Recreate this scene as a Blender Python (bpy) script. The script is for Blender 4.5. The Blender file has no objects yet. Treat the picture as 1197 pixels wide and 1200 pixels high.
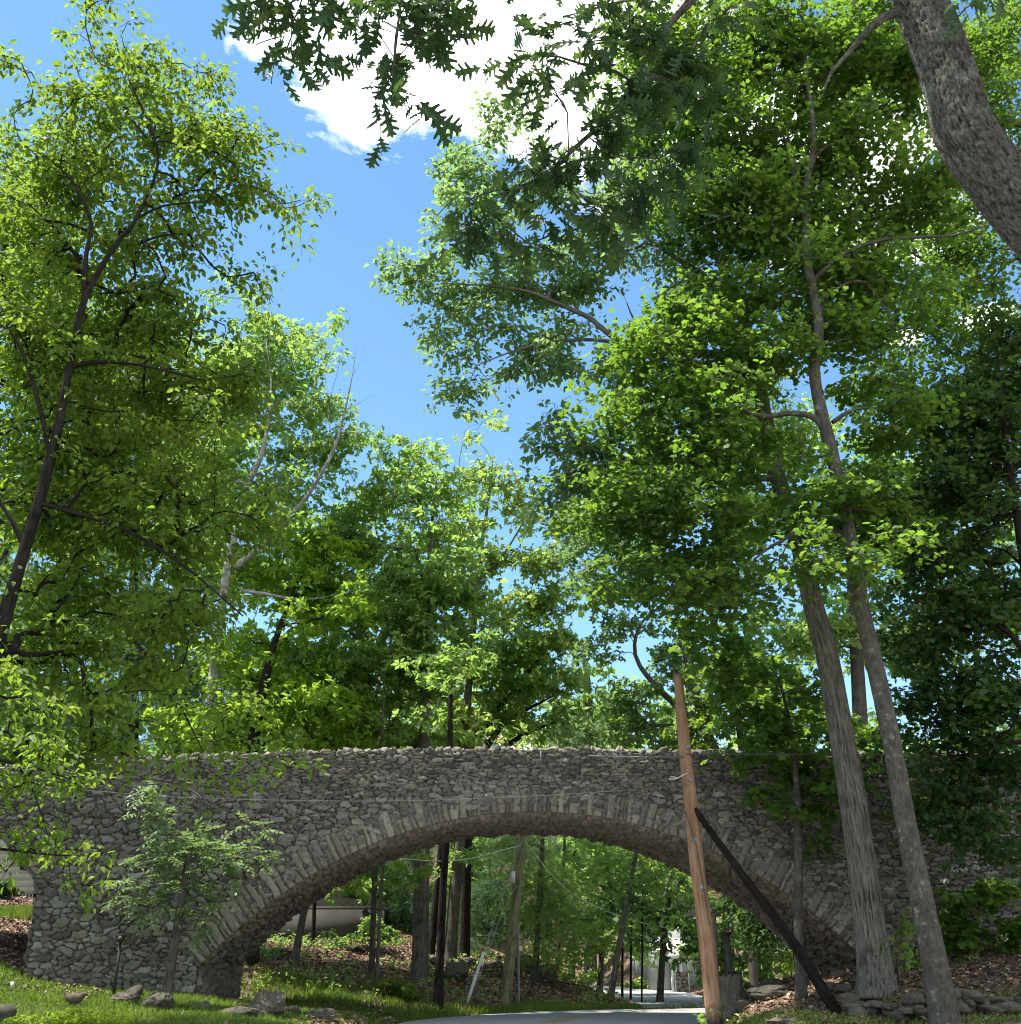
import bpy, bmesh, math, random
import numpy as np
from mathutils import Vector

SC = bpy.context.scene
COL = SC.collection
R = math.radians

# ------------------------------------------------------------------ camera model
W, H, FPX = 1197.0, 1200.0, 1227.0
PITCH, YAW, CH = R(22.65), R(2.4), 1.5
FW = np.array([math.sin(YAW)*math.cos(PITCH), math.cos(YAW)*math.cos(PITCH), math.sin(PITCH)])
RT = np.array([math.cos(YAW), -math.sin(YAW), 0.0])
UP = np.cross(RT, FW)
CAM = np.array([0.0, 0.0, CH])

def at(px, py, Y):
    """world point at depth Y seen at a photo pixel"""
    d = FW + RT*(px-W/2)/FPX - UP*(py-H/2)/FPX
    return CAM + d*(Y/d[1])

def mpp(p):
    """metres per photo pixel at a world point"""
    return float(np.dot(np.asarray(p)-CAM, FW))/FPX

cam_d = bpy.data.cameras.new('camera')
cam = bpy.data.objects.new('camera', cam_d)
COL.objects.link(cam)
cam.location = CAM
cam.rotation_euler = (R(90)+PITCH, 0, -YAW)
cam_d.sensor_fit = 'HORIZONTAL'
cam_d.sensor_width = 36.0
cam_d.lens = 36.0*FPX/W
cam_d.clip_end = 2000
cam_d.clip_start = 0.05
SC.camera = cam

# ------------------------------------------------------------------ noise
def hsh(i, j, k, seed):
    n = (i.astype(np.int64)*374761393 + j.astype(np.int64)*668265263 + k.astype(np.int64)*2147483647 + seed*1274126177) & 0xffffffff
    n = ((n ^ (n >> 13))*1274126177) & 0xffffffff
    n = ((n ^ (n >> 16))*2246822519) & 0xffffffff
    n = n ^ (n >> 15)
    return (n & 0xffffff)/float(0xffffff)

def vnoise(P, seed=0):
    P = np.asarray(P, dtype=float)
    i = np.floor(P).astype(np.int64)
    f = P-i
    u = f*f*(3-2*f)
    out = 0
    for dx in (0, 1):
        for dy in (0, 1):
            for dz in (0, 1):
                w = (u[..., 0] if dx else 1-u[..., 0])*(u[..., 1] if dy else 1-u[..., 1])*(u[..., 2] if dz else 1-u[..., 2])
                out = out + w*hsh(i[..., 0]+dx, i[..., 1]+dy, i[..., 2]+dz, seed)
    return out

def fbm(P, seed=0, oct=4):
    P = np.asarray(P, dtype=float)
    a, s, t = 0.5, 0.0, 0.0
    for o in range(oct):
        s = s + a*vnoise(P*(2**o), seed+o*17)
        t += a
        a *= 0.5
    return s/t

def sstep(a, b, x):
    t = np.clip((x-a)/(b-a), 0, 1)
    return t*t*(3-2*t)

def norm(v):
    v = np.asarray(v, float)
    return v/np.maximum(np.linalg.norm(v, axis=-1, keepdims=True), 1e-9)

# ------------------------------------------------------------------ mesh helpers
def mk(name, V, F, mat, parent=None, smooth=False, attrs=None, local=None):
    """V (n,3) world; F list of int arrays (m,k). attrs: name -> (type, array per vertex)"""
    V = np.asarray(V, dtype=np.float64)
    if not isinstance(F, list):
        F = [F]
    F = [np.asarray(f, dtype=np.int32) for f in F if len(f)]
    if parent is not None:
        V = V-np.array(parent.location)
    me = bpy.data.meshes.new(name)
    me.vertices.add(len(V))
    me.vertices.foreach_set('co', V.astype(np.float32).ravel())
    loops = np.concatenate([f.ravel() for f in F])
    tot = np.concatenate([np.full(len(f), f.shape[1], dtype=np.int32) for f in F])
    start = np.concatenate([[0], np.cumsum(tot)[:-1]]).astype(np.int32)
    me.loops.add(len(loops))
    me.loops.foreach_set('vertex_index', loops)
    me.polygons.add(len(tot))
    me.polygons.foreach_set('loop_start', start)
    me.polygons.foreach_set('loop_total', tot)
    if smooth:
        me.polygons.foreach_set('use_smooth', np.ones(len(tot), dtype=bool))
    for an, (ty, arr) in (attrs or {}).items():
        a = me.attributes.new(an, ty, 'POINT')
        if ty == 'FLOAT':
            a.data.foreach_set('value', np.asarray(arr, np.float32).ravel())
        elif ty == 'FLOAT_COLOR':
            a.data.foreach_set('color', np.asarray(arr, np.float32).ravel())
        else:
            a.data.foreach_set('vector', np.asarray(arr, np.float32).ravel())
    me.update(calc_edges=True)
    me.validate()
    if mat:
        me.materials.append(mat)
    o = bpy.data.objects.new(name, me)
    COL.objects.link(o)
    if parent is not None:
        o.parent = parent
    return o

def root(name, label, cat, loc, group=None):
    o = bpy.data.objects.new(name, None)
    COL.objects.link(o)
    o.location = [float(v) for v in loc]
    o['label'] = label
    o['category'] = cat
    if group:
        o['group'] = group
    return o

def tag(o, label, cat, group=None, kind=None):
    o['label'] = label
    o['category'] = cat
    if group:
        o['group'] = group
    if kind:
        o['kind'] = kind
    return o

class Acc:
    """collects pieces into one mesh"""
    def __init__(self):
        self.V, self.F, self.n, self.A = [], {}, 0, {}
    def add(self, V, F, **at):
        V = np.asarray(V, float)
        if not isinstance(F, list):
            F = [F]
        for f in F:
            f = np.asarray(f, dtype=np.int64)
            if len(f):
                self.F.setdefault(f.shape[1], []).append(f+self.n)
        self.V.append(V)
        self.n += len(V)
        if 'bk' in at and 'ridge' not in at:
            at['ridge'] = tube.ridge if len(tube.ridge) == len(V) else 0.6
        for k, v in at.items():
            self.A.setdefault(k, []).append(np.broadcast_to(np.asarray(v, float), (len(V),)+np.shape(v)[1:] if np.ndim(v) > 1 else (len(V),)) if np.ndim(v) < 2 else np.asarray(v, float))
        return self
    def build(self, name, mat, parent=None, smooth=False):
        at = {}
        for k, v in self.A.items():
            arr = np.concatenate(v)
            at[k] = ('FLOAT_VECTOR', arr) if arr.ndim > 1 else ('FLOAT', arr)
        return mk(name, np.concatenate(self.V), [np.concatenate(f) for f in self.F.values()], mat, parent, smooth, at)
    def box(self, lo, hi):
        x0, y0, z0 = lo
        x1, y1, z1 = hi
        V = [(x0, y0, z0), (x1, y0, z0), (x1, y1, z0), (x0, y1, z0), (x0, y0, z1), (x1, y0, z1), (x1, y1, z1), (x0, y1, z1)]
        F = [(0, 3, 2, 1), (4, 5, 6, 7), (0, 1, 5, 4), (1, 2, 6, 5), (2, 3, 7, 6), (3, 0, 4, 7)]
        return self.add(V, np.array(F))

def resample(P, rad, step):
    """Catmull-Rom through points, about one sample per step metres"""
    P = np.asarray(P, float)
    rad = np.asarray(rad, float)
    if len(P) == 2:
        n = max(2, int(np.linalg.norm(P[1]-P[0])/step)+1)
        t = np.linspace(0, 1, n)[:, None]
        return P[0]*(1-t)+P[1]*t, rad[0]*(1-t[:, 0])+rad[1]*t[:, 0]
    Q = np.vstack([2*P[0]-P[1], P, 2*P[-1]-P[-2]])
    out, ro = [], []
    for i in range(len(P)-1):
        p0, p1, p2, p3 = Q[i:i+4]
        n = max(1, int(np.linalg.norm(p2-p1)/step))
        for t in np.arange(n)/n:
            out.append(0.5*((2*p1)+(-p0+p2)*t+(2*p0-5*p1+4*p2-p3)*t*t+(-p0+3*p1-3*p2+p3)*t**3))
            ro.append(rad[i]*(1-t)+rad[i+1]*t)
    out.append(P[-1]); ro.append(rad[-1])
    return np.array(out), np.array(ro)

def frames(P):
    T = np.gradient(P, axis=0)
    T = norm(T)
    ref = np.array([0.0, 1.0, 0.0]) if abs(T[0][1]) < 0.9 else np.array([1.0, 0, 0])
    N = np.zeros_like(P)
    n = ref-T[0]*np.dot(ref, T[0])
    for i in range(len(P)):
        n = n-T[i]*np.dot(n, T[i])
        n = n/max(np.linalg.norm(n), 1e-9)
        N[i] = n
    return T, N, np.cross(T, N)

def tube(P, rad, sides=8, rough=0.0, seed=0, cap=False, scale=1.0, zr=4.5):
    """V, F, straightened bark coordinates"""
    P = np.asarray(P, float)
    rad = np.asarray(rad, float)
    T, N, B = frames(P)
    a = np.linspace(0, 2*np.pi, sides, endpoint=False)
    m = len(P)
    ln = np.concatenate([[0], np.cumsum(np.linalg.norm(np.diff(P, axis=0), axis=1))])
    rr = np.repeat(rad[:, None], sides, 1)
    ca, sa = np.cos(a)[None, :], np.sin(a)[None, :]
    bk = np.stack([ca*rad[:, None]*1.0, sa*rad[:, None], np.repeat(ln[:, None], sides, 1)], -1)+seed*3.7
    if rough:
        q = bk.copy()
        big = fbm(np.stack([bk[..., 0]*3, bk[..., 1]*3, bk[..., 2]*0.9], -1), seed, 2)-0.5
        q = np.stack([bk[..., 0]*22*scale, bk[..., 1]*22*scale, bk[..., 2]*zr*scale], -1)
        rid = 1-2*np.abs(fbm(q, seed+5, 3)-0.5)
        rr = rr*(1+0.16*big)+rough*(rid-0.75)*1.6
        tube.ridge = sstep(0.35, 0.98, rid).reshape(-1)
    else:
        tube.ridge = np.full(m*sides, 0.6)
    V = P[:, None, :]+rr[..., None]*(ca[..., None]*N[:, None, :]+sa[..., None]*B[:, None, :])
    V = V.reshape(-1, 3)
    i = np.arange(m-1)[:, None]*sides
    j = np.arange(sides)[None, :]
    k = (j+1) % sides
    F = np.stack([i+j, i+k, i+sides+k, i+sides+j], -1).reshape(-1, 4)
    Fs = [F]
    bk = bk.reshape(-1, 3)
    if cap:
        V = np.vstack([V, P[-1:], P[:1]])
        bk = np.vstack([bk, bk[-1:], bk[:1]])
        tube.ridge = np.append(tube.ridge, [0.5, 0.5])
        b = (m-1)*sides
        Fs.append(np.array([(b+q, b+(q+1) % sides, m*sides) for q in range(sides)]+[((q+1) % sides, q, m*sides+1) for q in range(sides)]))
    return V, Fs, bk

# ------------------------------------------------------------------ materials
def newmat(name):
    m = bpy.data.materials.new(name)
    m.use_nodes = True
    nt = m.node_tree
    nt.nodes.clear()
    out = nt.nodes.new('ShaderNodeOutputMaterial')
    return m, nt, out

def nd(nt, ty, **kw):
    n = nt.nodes.new(ty)
    for k, v in kw.items():
        if k.startswith('i_'):
            key = k[2:]
            n.inputs[int(key) if key.isdigit() else key.replace('_', ' ')].default_value = v
        else:
            setattr(n, k, v)
    return n

def ramp(nt, fac, stops, interp='LINEAR'):
    r = nt.nodes.new('ShaderNodeValToRGB')
    r.color_ramp.interpolation = interp
    el = r.color_ramp.elements
    while len(el) < len(stops):
        el.new(0.5)
    for e, (p, c) in zip(el, stops):
        e.position = p
        e.color = (*c, 1) if len(c) == 3 else c
    nt.links.new(fac, r.inputs[0])
    return r.outputs[0]

def mixc(nt, fac, a, b, mode='MIX'):
    m = nt.nodes.new('ShaderNodeMix')
    m.data_type = 'RGBA'
    m.blend_type = mode
    for s, v in ((m.inputs[0], fac), (m.inputs[6], a), (m.inputs[7], b)):
        if hasattr(v, 'links') or isinstance(v, bpy.types.NodeSocket):
            nt.links.new(v, s)
        elif isinstance(v, (int, float)):
            s.default_value = v
        else:
            s.default_value = (*v, 1) if len(v) == 3 else v
    return m.outputs[2]

def noise(nt, vec, scale, detail=4, rough=0.55, dist=0.0):
    n = nt.nodes.new('ShaderNodeTexNoise')
    n.inputs['Scale'].default_value = scale
    n.inputs['Detail'].default_value = detail
    n.inputs['Roughness'].default_value = rough
    n.inputs['Distortion'].default_value = dist
    if vec is not None:
        nt.links.new(vec, n.inputs['Vector'])
    return n.outputs[0]

def attr(nt, name, out='Fac'):
    a = nt.nodes.new('ShaderNodeAttribute')
    a.attribute_name = name
    return a.outputs[out]

def scalev(nt, vec, s):
    m = nt.nodes.new('ShaderNodeVectorMath')
    m.operation = 'MULTIPLY'
    nt.links.new(vec, m.inputs[0])
    m.inputs[1].default_value = s
    return m.outputs[0]

def geopos(nt):
    return nt.nodes.new('ShaderNodeNewGeometry').outputs['Position']

def princ(nt, out, col, rough=0.85, bump=None, bstr=0.3, bdist=0.02, spec=0.25):
    p = nt.nodes.new('ShaderNodeBsdfPrincipled')
    p.inputs['Roughness'].default_value = rough
    p.inputs['Specular IOR Level'].default_value = spec
    if isinstance(col, bpy.types.NodeSocket):
        nt.links.new(col, p.inputs['Base Color'])
    else:
        p.inputs['Base Color'].default_value = (*col, 1)
    if bump is not None:
        b = nt.nodes.new('ShaderNodeBump')
        b.inputs['Strength'].default_value = bstr
        b.inputs['Distance'].default_value = bdist
        nt.links.new(bump, b.inputs['Height'])
        nt.links.new(b.outputs[0], p.inputs['Normal'])
    nt.links.new(p.outputs[0], out.inputs[0])
    return p

def leafmat(name, a, b, t, trans=0.45, rough=0.55, spec=0.22):
    """a,b: two leaf colours mixed per leaf; t: colour of light coming through"""
    m, nt, out = newmat(name)
    ti = attr(nt, 'tint')
    a2 = tuple(x*0.80 for x in a)
    y3 = (min(.5, b[0]*1.55+.01), b[1]*1.2, b[2]*0.9)
    c = ramp(nt, ti, [(0.0, a2), (0.45, a), (0.85, b), (1.0, y3)])
    ct = mixc(nt, ti, tuple(x*0.8 for x in t), tuple(min(1, x*1.25) for x in t))
    p = nt.nodes.new('ShaderNodeBsdfPrincipled')
    p.inputs['Roughness'].default_value = rough
    p.inputs['Specular IOR Level'].default_value = spec
    nt.links.new(c, p.inputs['Base Color'])
    tr = nt.nodes.new('ShaderNodeBsdfTranslucent')
    nt.links.new(ct, tr.inputs[0])
    mx = nt.nodes.new('ShaderNodeMixShader')
    mx.inputs[0].default_value = trans
    nt.links.new(p.outputs[0], mx.inputs[1])
    nt.links.new(tr.outputs[0], mx.inputs[2])
    nt.links.new(mx.outputs[0], out.inputs[0])
    return m

def barkmat(name, dark, light, sx=18, sz=3.0, lichen=None, lam=0.55, bd=0.03, ra=0.85):
    m, nt, out = newmat(name)
    v = attr(nt, 'bk', 'Vector')
    n1 = noise(nt, scalev(nt, v, (sx, sx, sz)), 1.0, 6, 0.6, 0.6)
    n2 = noise(nt, v, 3.0, 4)
    c = ramp(nt, n1, [(0.3, dark), (0.68, light)])
    c = mixc(nt, 0.6, c, ramp(nt, n2, [(0.3, (0.55, 0.55, 0.55)), (0.7, (1.35, 1.33, 1.28))]), 'MULTIPLY')
    rg_ = attr(nt, 'ridge')
    c = mixc(nt, ra, c, ramp(nt, rg_, [(0.0, (0.35, 0.33, 0.31)), (0.55, (1, 1, 1)), (1.0, (1.25, 1.25, 1.22))]), 'MULTIPLY')
    if lichen:
        f = ramp(nt, noise(nt, v, 6.0, 5, 0.65), [(lam, (0, 0, 0)), (lam+0.07, (1, 1, 1))])
        c = mixc(nt, f, c, lichen)
    princ(nt, out, c, 0.95, n1, 1.0, bd, 0.06)
    return m

def plainmat(name, col, var=0.25, scale=6.0, rough=0.8, spec=0.3, bump=0.15, stretch=(1, 1, 1)):
    m, nt, out = newmat(name)
    v = scalev(nt, geopos(nt), stretch)
    n = noise(nt, v, scale, 5, 0.6)
    c = ramp(nt, n, [(0.3, tuple(x*(1-var) for x in col)), (0.7, tuple(min(1, x*(1+var)) for x in col))])
    princ(nt, out, c, rough, n, bump, 0.02, spec)
    return m

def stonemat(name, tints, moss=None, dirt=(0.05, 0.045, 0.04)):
    """tints picked per stone by attribute 'cell'; 'joint' shows the mortar between"""
    m, nt, out = newmat(name)
    g = geopos(nt)
    ce = attr(nt, 'cell')
    k = len(tints)
    c = ramp(nt, ce, [(i/max(1, k-1), t) for i, t in enumerate(tints)])
    n = noise(nt, g, 14.0, 6, 0.65)
    n2 = noise(nt, g, 1.3, 4)
    n3 = noise(nt, g, 55.0, 3)
    c = mixc(nt, 0.75, c, ramp(nt, n, [(0.3, (0.45, 0.45, 0.45)), (0.75, (1.3, 1.28, 1.22))]), 'MULTIPLY')
    c = mixc(nt, 0.5, c, ramp(nt, n2, [(0.35, (0.7, 0.68, 0.64)), (0.7, (1.2, 1.2, 1.18))]), 'MULTIPLY')
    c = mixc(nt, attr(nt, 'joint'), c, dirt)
    li = ramp(nt, noise(nt, g, 5.0, 6, 0.7), [(0.62, (0, 0, 0)), (0.70, (0.7, 0.7, 0.7))])
    c = mixc(nt, li, c, moss or (0.30, 0.31, 0.27))
    ad = nt.nodes.new('ShaderNodeMath'); ad.operation = 'ADD'
    nt.links.new(n, ad.inputs[0]); nt.links.new(n3, ad.inputs[1])
    princ(nt, out, c, 0.92, ad.outputs[0], 0.55, 0.015, 0.2)
    return m
# ------------------------------------------------------------------ render, sky, sun
SC.render.engine = 'CYCLES'
SC.cycles.pixel_filter_type = 'BLACKMAN_HARRIS'
SC.cycles.filter_width = 1.1
SC.cycles.max_bounces = 8
SC.cycles.diffuse_bounces = 4
SC.cycles.glossy_bounces = 2
SC.cycles.transmission_bounces = 6
SC.cycles.transparent_max_bounces = 4
SC.cycles.caustics_reflective = False
SC.cycles.caustics_refractive = False
SC.view_settings.view_transform = 'Standard'
SC.view_settings.look = 'None'
SC.view_settings.gamma = 1
SC.view_settings.exposure = 1.5

SUN = norm(np.array([-0.42, 0.02, 1.0]))
elev = math.asin(SUN[2])
azim = math.atan2(SUN[0], SUN[1])
sd = bpy.data.lights.new('sun', 'SUN')
sd.energy = 4.0
sd.angle = R(0.6)
sd.color = (1.0, 0.955, 0.88)
so = bpy.data.objects.new('sun', sd)
COL.objects.link(so)
so.rotation_euler = Vector(SUN).to_track_quat('Z', 'Y').to_euler()
so.location = (0, 0, 60)

wd = bpy.data.worlds.new('World')
SC.world = wd
wd.use_nodes = True
nt = wd.node_tree
nt.nodes.clear()
wo = nt.nodes.new('ShaderNodeOutputWorld')
sky = nt.nodes.new('ShaderNodeTexSky')
sky.sky_type = 'NISHITA'
sky.sun_disc = False
sky.sun_elevation = elev
sky.sun_rotation = azim
sky.altitude = 200
sky.air_density = 1.0
sky.dust_density = 0.1
sky.ozone_density = 2.0
bg = nt.nodes.new('ShaderNodeBackground')
hs = nt.nodes.new('ShaderNodeHueSaturation')
hs.inputs['Saturation'].default_value = 1.12
hs.inputs['Hue'].default_value = 0.492
nt.links.new(sky.outputs[0], hs.inputs['Color'])
nt.links.new(hs.outputs[0], bg.inputs[0])
bg.inputs[1].default_value = 0.100
# clouds: a cloud layer overhead, addressed by where each sky direction meets it (x/z, y/z)
tc = nt.nodes.new('ShaderNodeTexCoord')
sx = nt.nodes.new('ShaderNodeSeparateXYZ')
nt.links.new(tc.outputs['Generated'], sx.inputs[0])
def M(op, a, b=None, clamp=False):
    m = nt.nodes.new('ShaderNodeMath')
    m.operation = op
    m.use_clamp = clamp
    for s, v in zip(m.inputs, (a, b)):
        if v is None:
            continue
        if isinstance(v, bpy.types.NodeSocket):
            nt.links.new(v, s)
        else:
            s.default_value = v
    return m.outputs[0]
zc = M('MAXIMUM', sx.outputs[2], 0.03)
cu, cv = M('DIVIDE', sx.outputs[0], zc), M('DIVIDE', sx.outputs[1], zc)
cx = nt.nodes.new('ShaderNodeCombineXYZ')
nt.links.new(cu, cx.inputs[0]); nt.links.new(cv, cx.inputs[1])
puv = cx.outputs[0]
def sky_uv(px, py):
    d = FW + RT*(px-W/2)/FPX - UP*(py-H/2)/FPX
    return d[0]/d[2], d[1]/d[2]
field = None
for (px, py, qx, qy) in [(370, 0, 230, 5), (430, 50, 285, 70), (500, 60, 370, 130), (560, 60, 470, 170), (620, 90, 520, 175), (690, 90, 600, 210), (600, -40, 480, -40),
                         (840, 180, 720, 240), (960, 220, 800, 220), (1080, 240, 1000, 300), (1165, 372, 1125, 372), (1060, 395, 1040, 395), (600, 868, 500, 868)]:
    a, b = sky_uv(px, py), sky_uv(qx, qy)
    rad = math.hypot(a[0]-b[0], a[1]-b[1])
    dn = nt.nodes.new('ShaderNodeVectorMath'); dn.operation = 'DISTANCE'
    nt.links.new(puv, dn.inputs[0]); dn.inputs[1].default_value = (a[0], a[1], 0)
    f = M('SUBTRACT', 1.0, M('DIVIDE', dn.outputs['Value'], rad))
    f = M('MULTIPLY', f, min(1.0, max(0.6, rad/0.25)))
    field = f if field is None else M('MAXIMUM', field, f)
# unseen broken cloud added behind the camera to brighten the shade
rest = M('SUBTRACT', noise(nt, puv, 0.9, 5, 0.55), 0.43)
rest = M('SUBTRACT', M('MULTIPLY', rest, 1.6), M('MULTIPLY', M('ADD', cv, 0.2, True), 1.5))
field = M('MAXIMUM', field, rest)
nz = M('MULTIPLY', M('SUBTRACT', noise(nt, puv, 4.6, 10, 0.66, 0.4), 0.5), 1.75)
field = M('ADD', field, nz)
mask = ramp(nt, field, [(-0.0, (0, 0, 0)), (0.07, (0.22, 0.22, 0.22)), (0.16, (0.62, 0.62, 0.62)), (0.34, (1, 1, 1))])
cb = nt.nodes.new('ShaderNodeBackground')
nt.links.new(ramp(nt, noise(nt, puv, 3.0, 6, 0.6, 0.3), [(0.34, (0.30, 0.32, 0.35)), (0.62, (1.0, 1.0, 1.0))]), cb.inputs[0])
cb.inputs[1].default_value = 1.35
ms = nt.nodes.new('ShaderNodeMixShader')
nt.links.new(mask, ms.inputs[0])
nt.links.new(bg.outputs[0], ms.inputs[1])
nt.links.new(cb.outputs[0], ms.inputs[2])
nt.links.new(ms.outputs[0], wo.inputs[0])

# ------------------------------------------------------------------ terrain
ROAD_L = [(-2.4, -30), (-2.2, 5), (-1.9, 15), (-1.6, 22), (-1.35, 25.5), (-0.4, 27.5), (1.25, 29.3), (3.6, 30.7), (6.2, 31.3), (12, 32.2), (20, 34.5), (40, 41)]
ROAD_R = [(4.0, -30), (4.2, 5), (4.4, 15), (4.8, 22), (5.2, 25.5), (5.9, 27.0), (7.4, 28.0), (9.5, 28.5), (12, 28.8), (16, 29.4), (24, 31.6), (42, 37)]
DRIVE_L = [(4.9, 31.4), (5.1, 33.0), (5.2, 35.0), (4.9, 38), (4.3, 42), (3.2, 47), (1.0, 52), (-3, 56)]
DRIVE_R = [(8.0, 31.8), (8.0, 33.5), (8.0, 36.0), (8.2, 39.5), (8.2, 43.5), (7.0, 49.0), (4.0, 55.5), (-2, 60)]
def cr2(P, step=0.4):
    q, _ = resample(np.array([(a, b, 0) for a, b in P], float), np.zeros(len(P)), step)
    return q[:, :2]
def poly_sd(pts, poly):
    """signed distance (inside < 0) of points to a closed polygon"""
    d = np.full(len(pts), 1e9)
    ins = np.zeros(len(pts), bool)
    n = len(poly)
    for i in range(n):
        a, b = poly[i], poly[(i+1) % n]
        e = b-a
        w = pts-a
        t = np.clip((w@e)/max(e@e, 1e-9), 0, 1)
        d = np.minimum(d, np.linalg.norm(w-t[:, None]*e, axis=1))
        c = ((a[1] <= pts[:, 1]) != (b[1] <= pts[:, 1]))
        if abs(e[1]) > 1e-12:
            c &= pts[:, 0] < a[0]+(pts[:, 1]-a[1])*e[0]/e[1]
            ins ^= c
    return np.where(ins, -d, d)
ROADP = np.vstack([cr2(ROAD_L, 1.0), cr2(ROAD_R, 1.0)[::-1]])
DRIVEP = np.vstack([cr2(DRIVE_L, 1.0), cr2(DRIVE_R, 1.0)[::-1]])

ctl = []
for p in [(20, 1190, 20.5), (100, 1170, 22.5), (183, 1186, 21.6), (310, 1190, 22.0), (375, 1193, 22.4), (40, 1145, 24), (130, 1160, 24), (228, 1171, 24), (0, 1135, 24.0),
          (0, 1070, 31), (35, 1070, 31), (20, 1105, 27.5), (0, 1050, 38), (277, 1174, 28.5), (300, 1152, 29.5), (400, 1166, 29.3), (400, 1120, 34), (345, 1132, 31.5), (400, 1103, 38.6), (360, 1103, 38.6), (320, 1103, 38.6), (446, 1103, 38.6), (440, 1140, 31.5),
          (493, 1153, 32), (515, 1184, 28.6), (470, 1174, 29.8), (592, 1178, 31.5), (560, 1142, 35), (620, 1172, 32.3), (620, 1135, 38), (703, 1160, 38), (650, 1168, 33), (715, 1178, 31.8),
          (838, 1191, 22.5), (857, 1176, 25.5), (985, 1186, 21.3), (1030, 1166, 21.5), (937, 1150, 24.6), (1000, 1135, 25), (1000, 1135, 28.5), (900, 1182, 23), (1100, 1142, 22.5), (1150, 1112, 23.7), (1197, 1117, 23.3),
          (1197, 1182, 20), (1120, 1205, 19.2), (880, 1158, 27.5), (260, 1197, 20.8), (420, 1200, 22.3), (930, 1190, 20.9), (1060, 1195, 20.2)]:
    q = at(*p)
    ctl.append((q[0], q[1], q[2]))
for y in (-20, 0, 10, 16):
    ctl += [(-4, y, 0.05), (-9, y, 0.3), (-16, y, 0.7), (6.5, y, 0.25), (11, y, 0.9), (18, y, 1.8)]
ctl += [(-16, 20, 0.95), (-16, 28, 1.9), (-16, 36, 2.9), (-25, 30, 3.0), (-12, 44, 3.9), (-4, 44, 3.1), (0, 48, 3.0), (5, 45, 0.15), (6, 41, 0.1), (6.5, 36, 0.05), (9.5, 41, 0.2),
        (14, 40, 0.6), (24, 27, 3.0), (24, 20, 2.6), (-8, 62, 7.5), (3, 64, 6.0), (-22, 60, 6.0), (14, 60, 2.2), (28, 55, 2.0), (2, 58, 3.0), (-40, 40, 5), (45, 40, 3), (45, 0, 3), (-45, 0, 2), (0, -40, 0), (60, 90, 8), (0, 95, 13), (-60, 90, 11), (25, 90, 6), (17, 34, 0.2)]
ctl = np.array(ctl)
_d = np.linalg.norm(ctl[:, None, :2]-ctl[None, :, :2], axis=-1)
_A = -_d-np.eye(len(ctl))*0.35
_n = len(ctl)
_S = np.zeros((_n+1, _n+1)); _S[:_n, :_n] = _A; _S[:_n, _n] = 1; _S[_n, :_n] = 1
_w = np.linalg.solve(_S, np.append(ctl[:, 2], 0))
def gz(x, y, noise_on=True):
    """terrain height"""
    x = np.atleast_1d(np.asarray(x, float)); y = np.atleast_1d(np.asarray(y, float))
    shp = x.shape
    p = np.stack([x.ravel(), y.ravel()], -1)
    z = np.full(len(p), _w[-1])
    for i in range(_n):
        z = z-_w[i]*np.hypot(p[:, 0]-ctl[i, 0], p[:, 1]-ctl[i, 1])
    far = sstep(90, 160, np.hypot(p[:, 0], p[:, 1]-20))
    z = z*(1-far)+9*far
    if noise_on:
        z = z+0.16*(fbm(np.stack([p[:, 0]*0.7, p[:, 1]*0.7, p[:, 0]*0], -1), 3, 4)-0.5)+0.05*(fbm(np.stack([p[:, 0]*3, p[:, 1]*3, p[:, 0]*0], -1), 9, 3)-0.5)
    sd_ = np.minimum(poly_sd(p, ROADP), poly_sd(p, DRIVEP)+0.1)
    f = sstep(0.0, 1.3, sd_)
    z = -0.05*(1-f)+z*f
    z = np.where(sd_ <= 0.05, np.minimum(z, -0.02), z)
    return z.reshape(shp)
def gp(px, py, Y):
    """ground point under a photo pixel at depth Y (x from the pixel, z from the terrain)"""
    q = at(px, py, Y)
    return np.array([q[0], q[1], float(gz(q[0], q[1])[0])])

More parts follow.
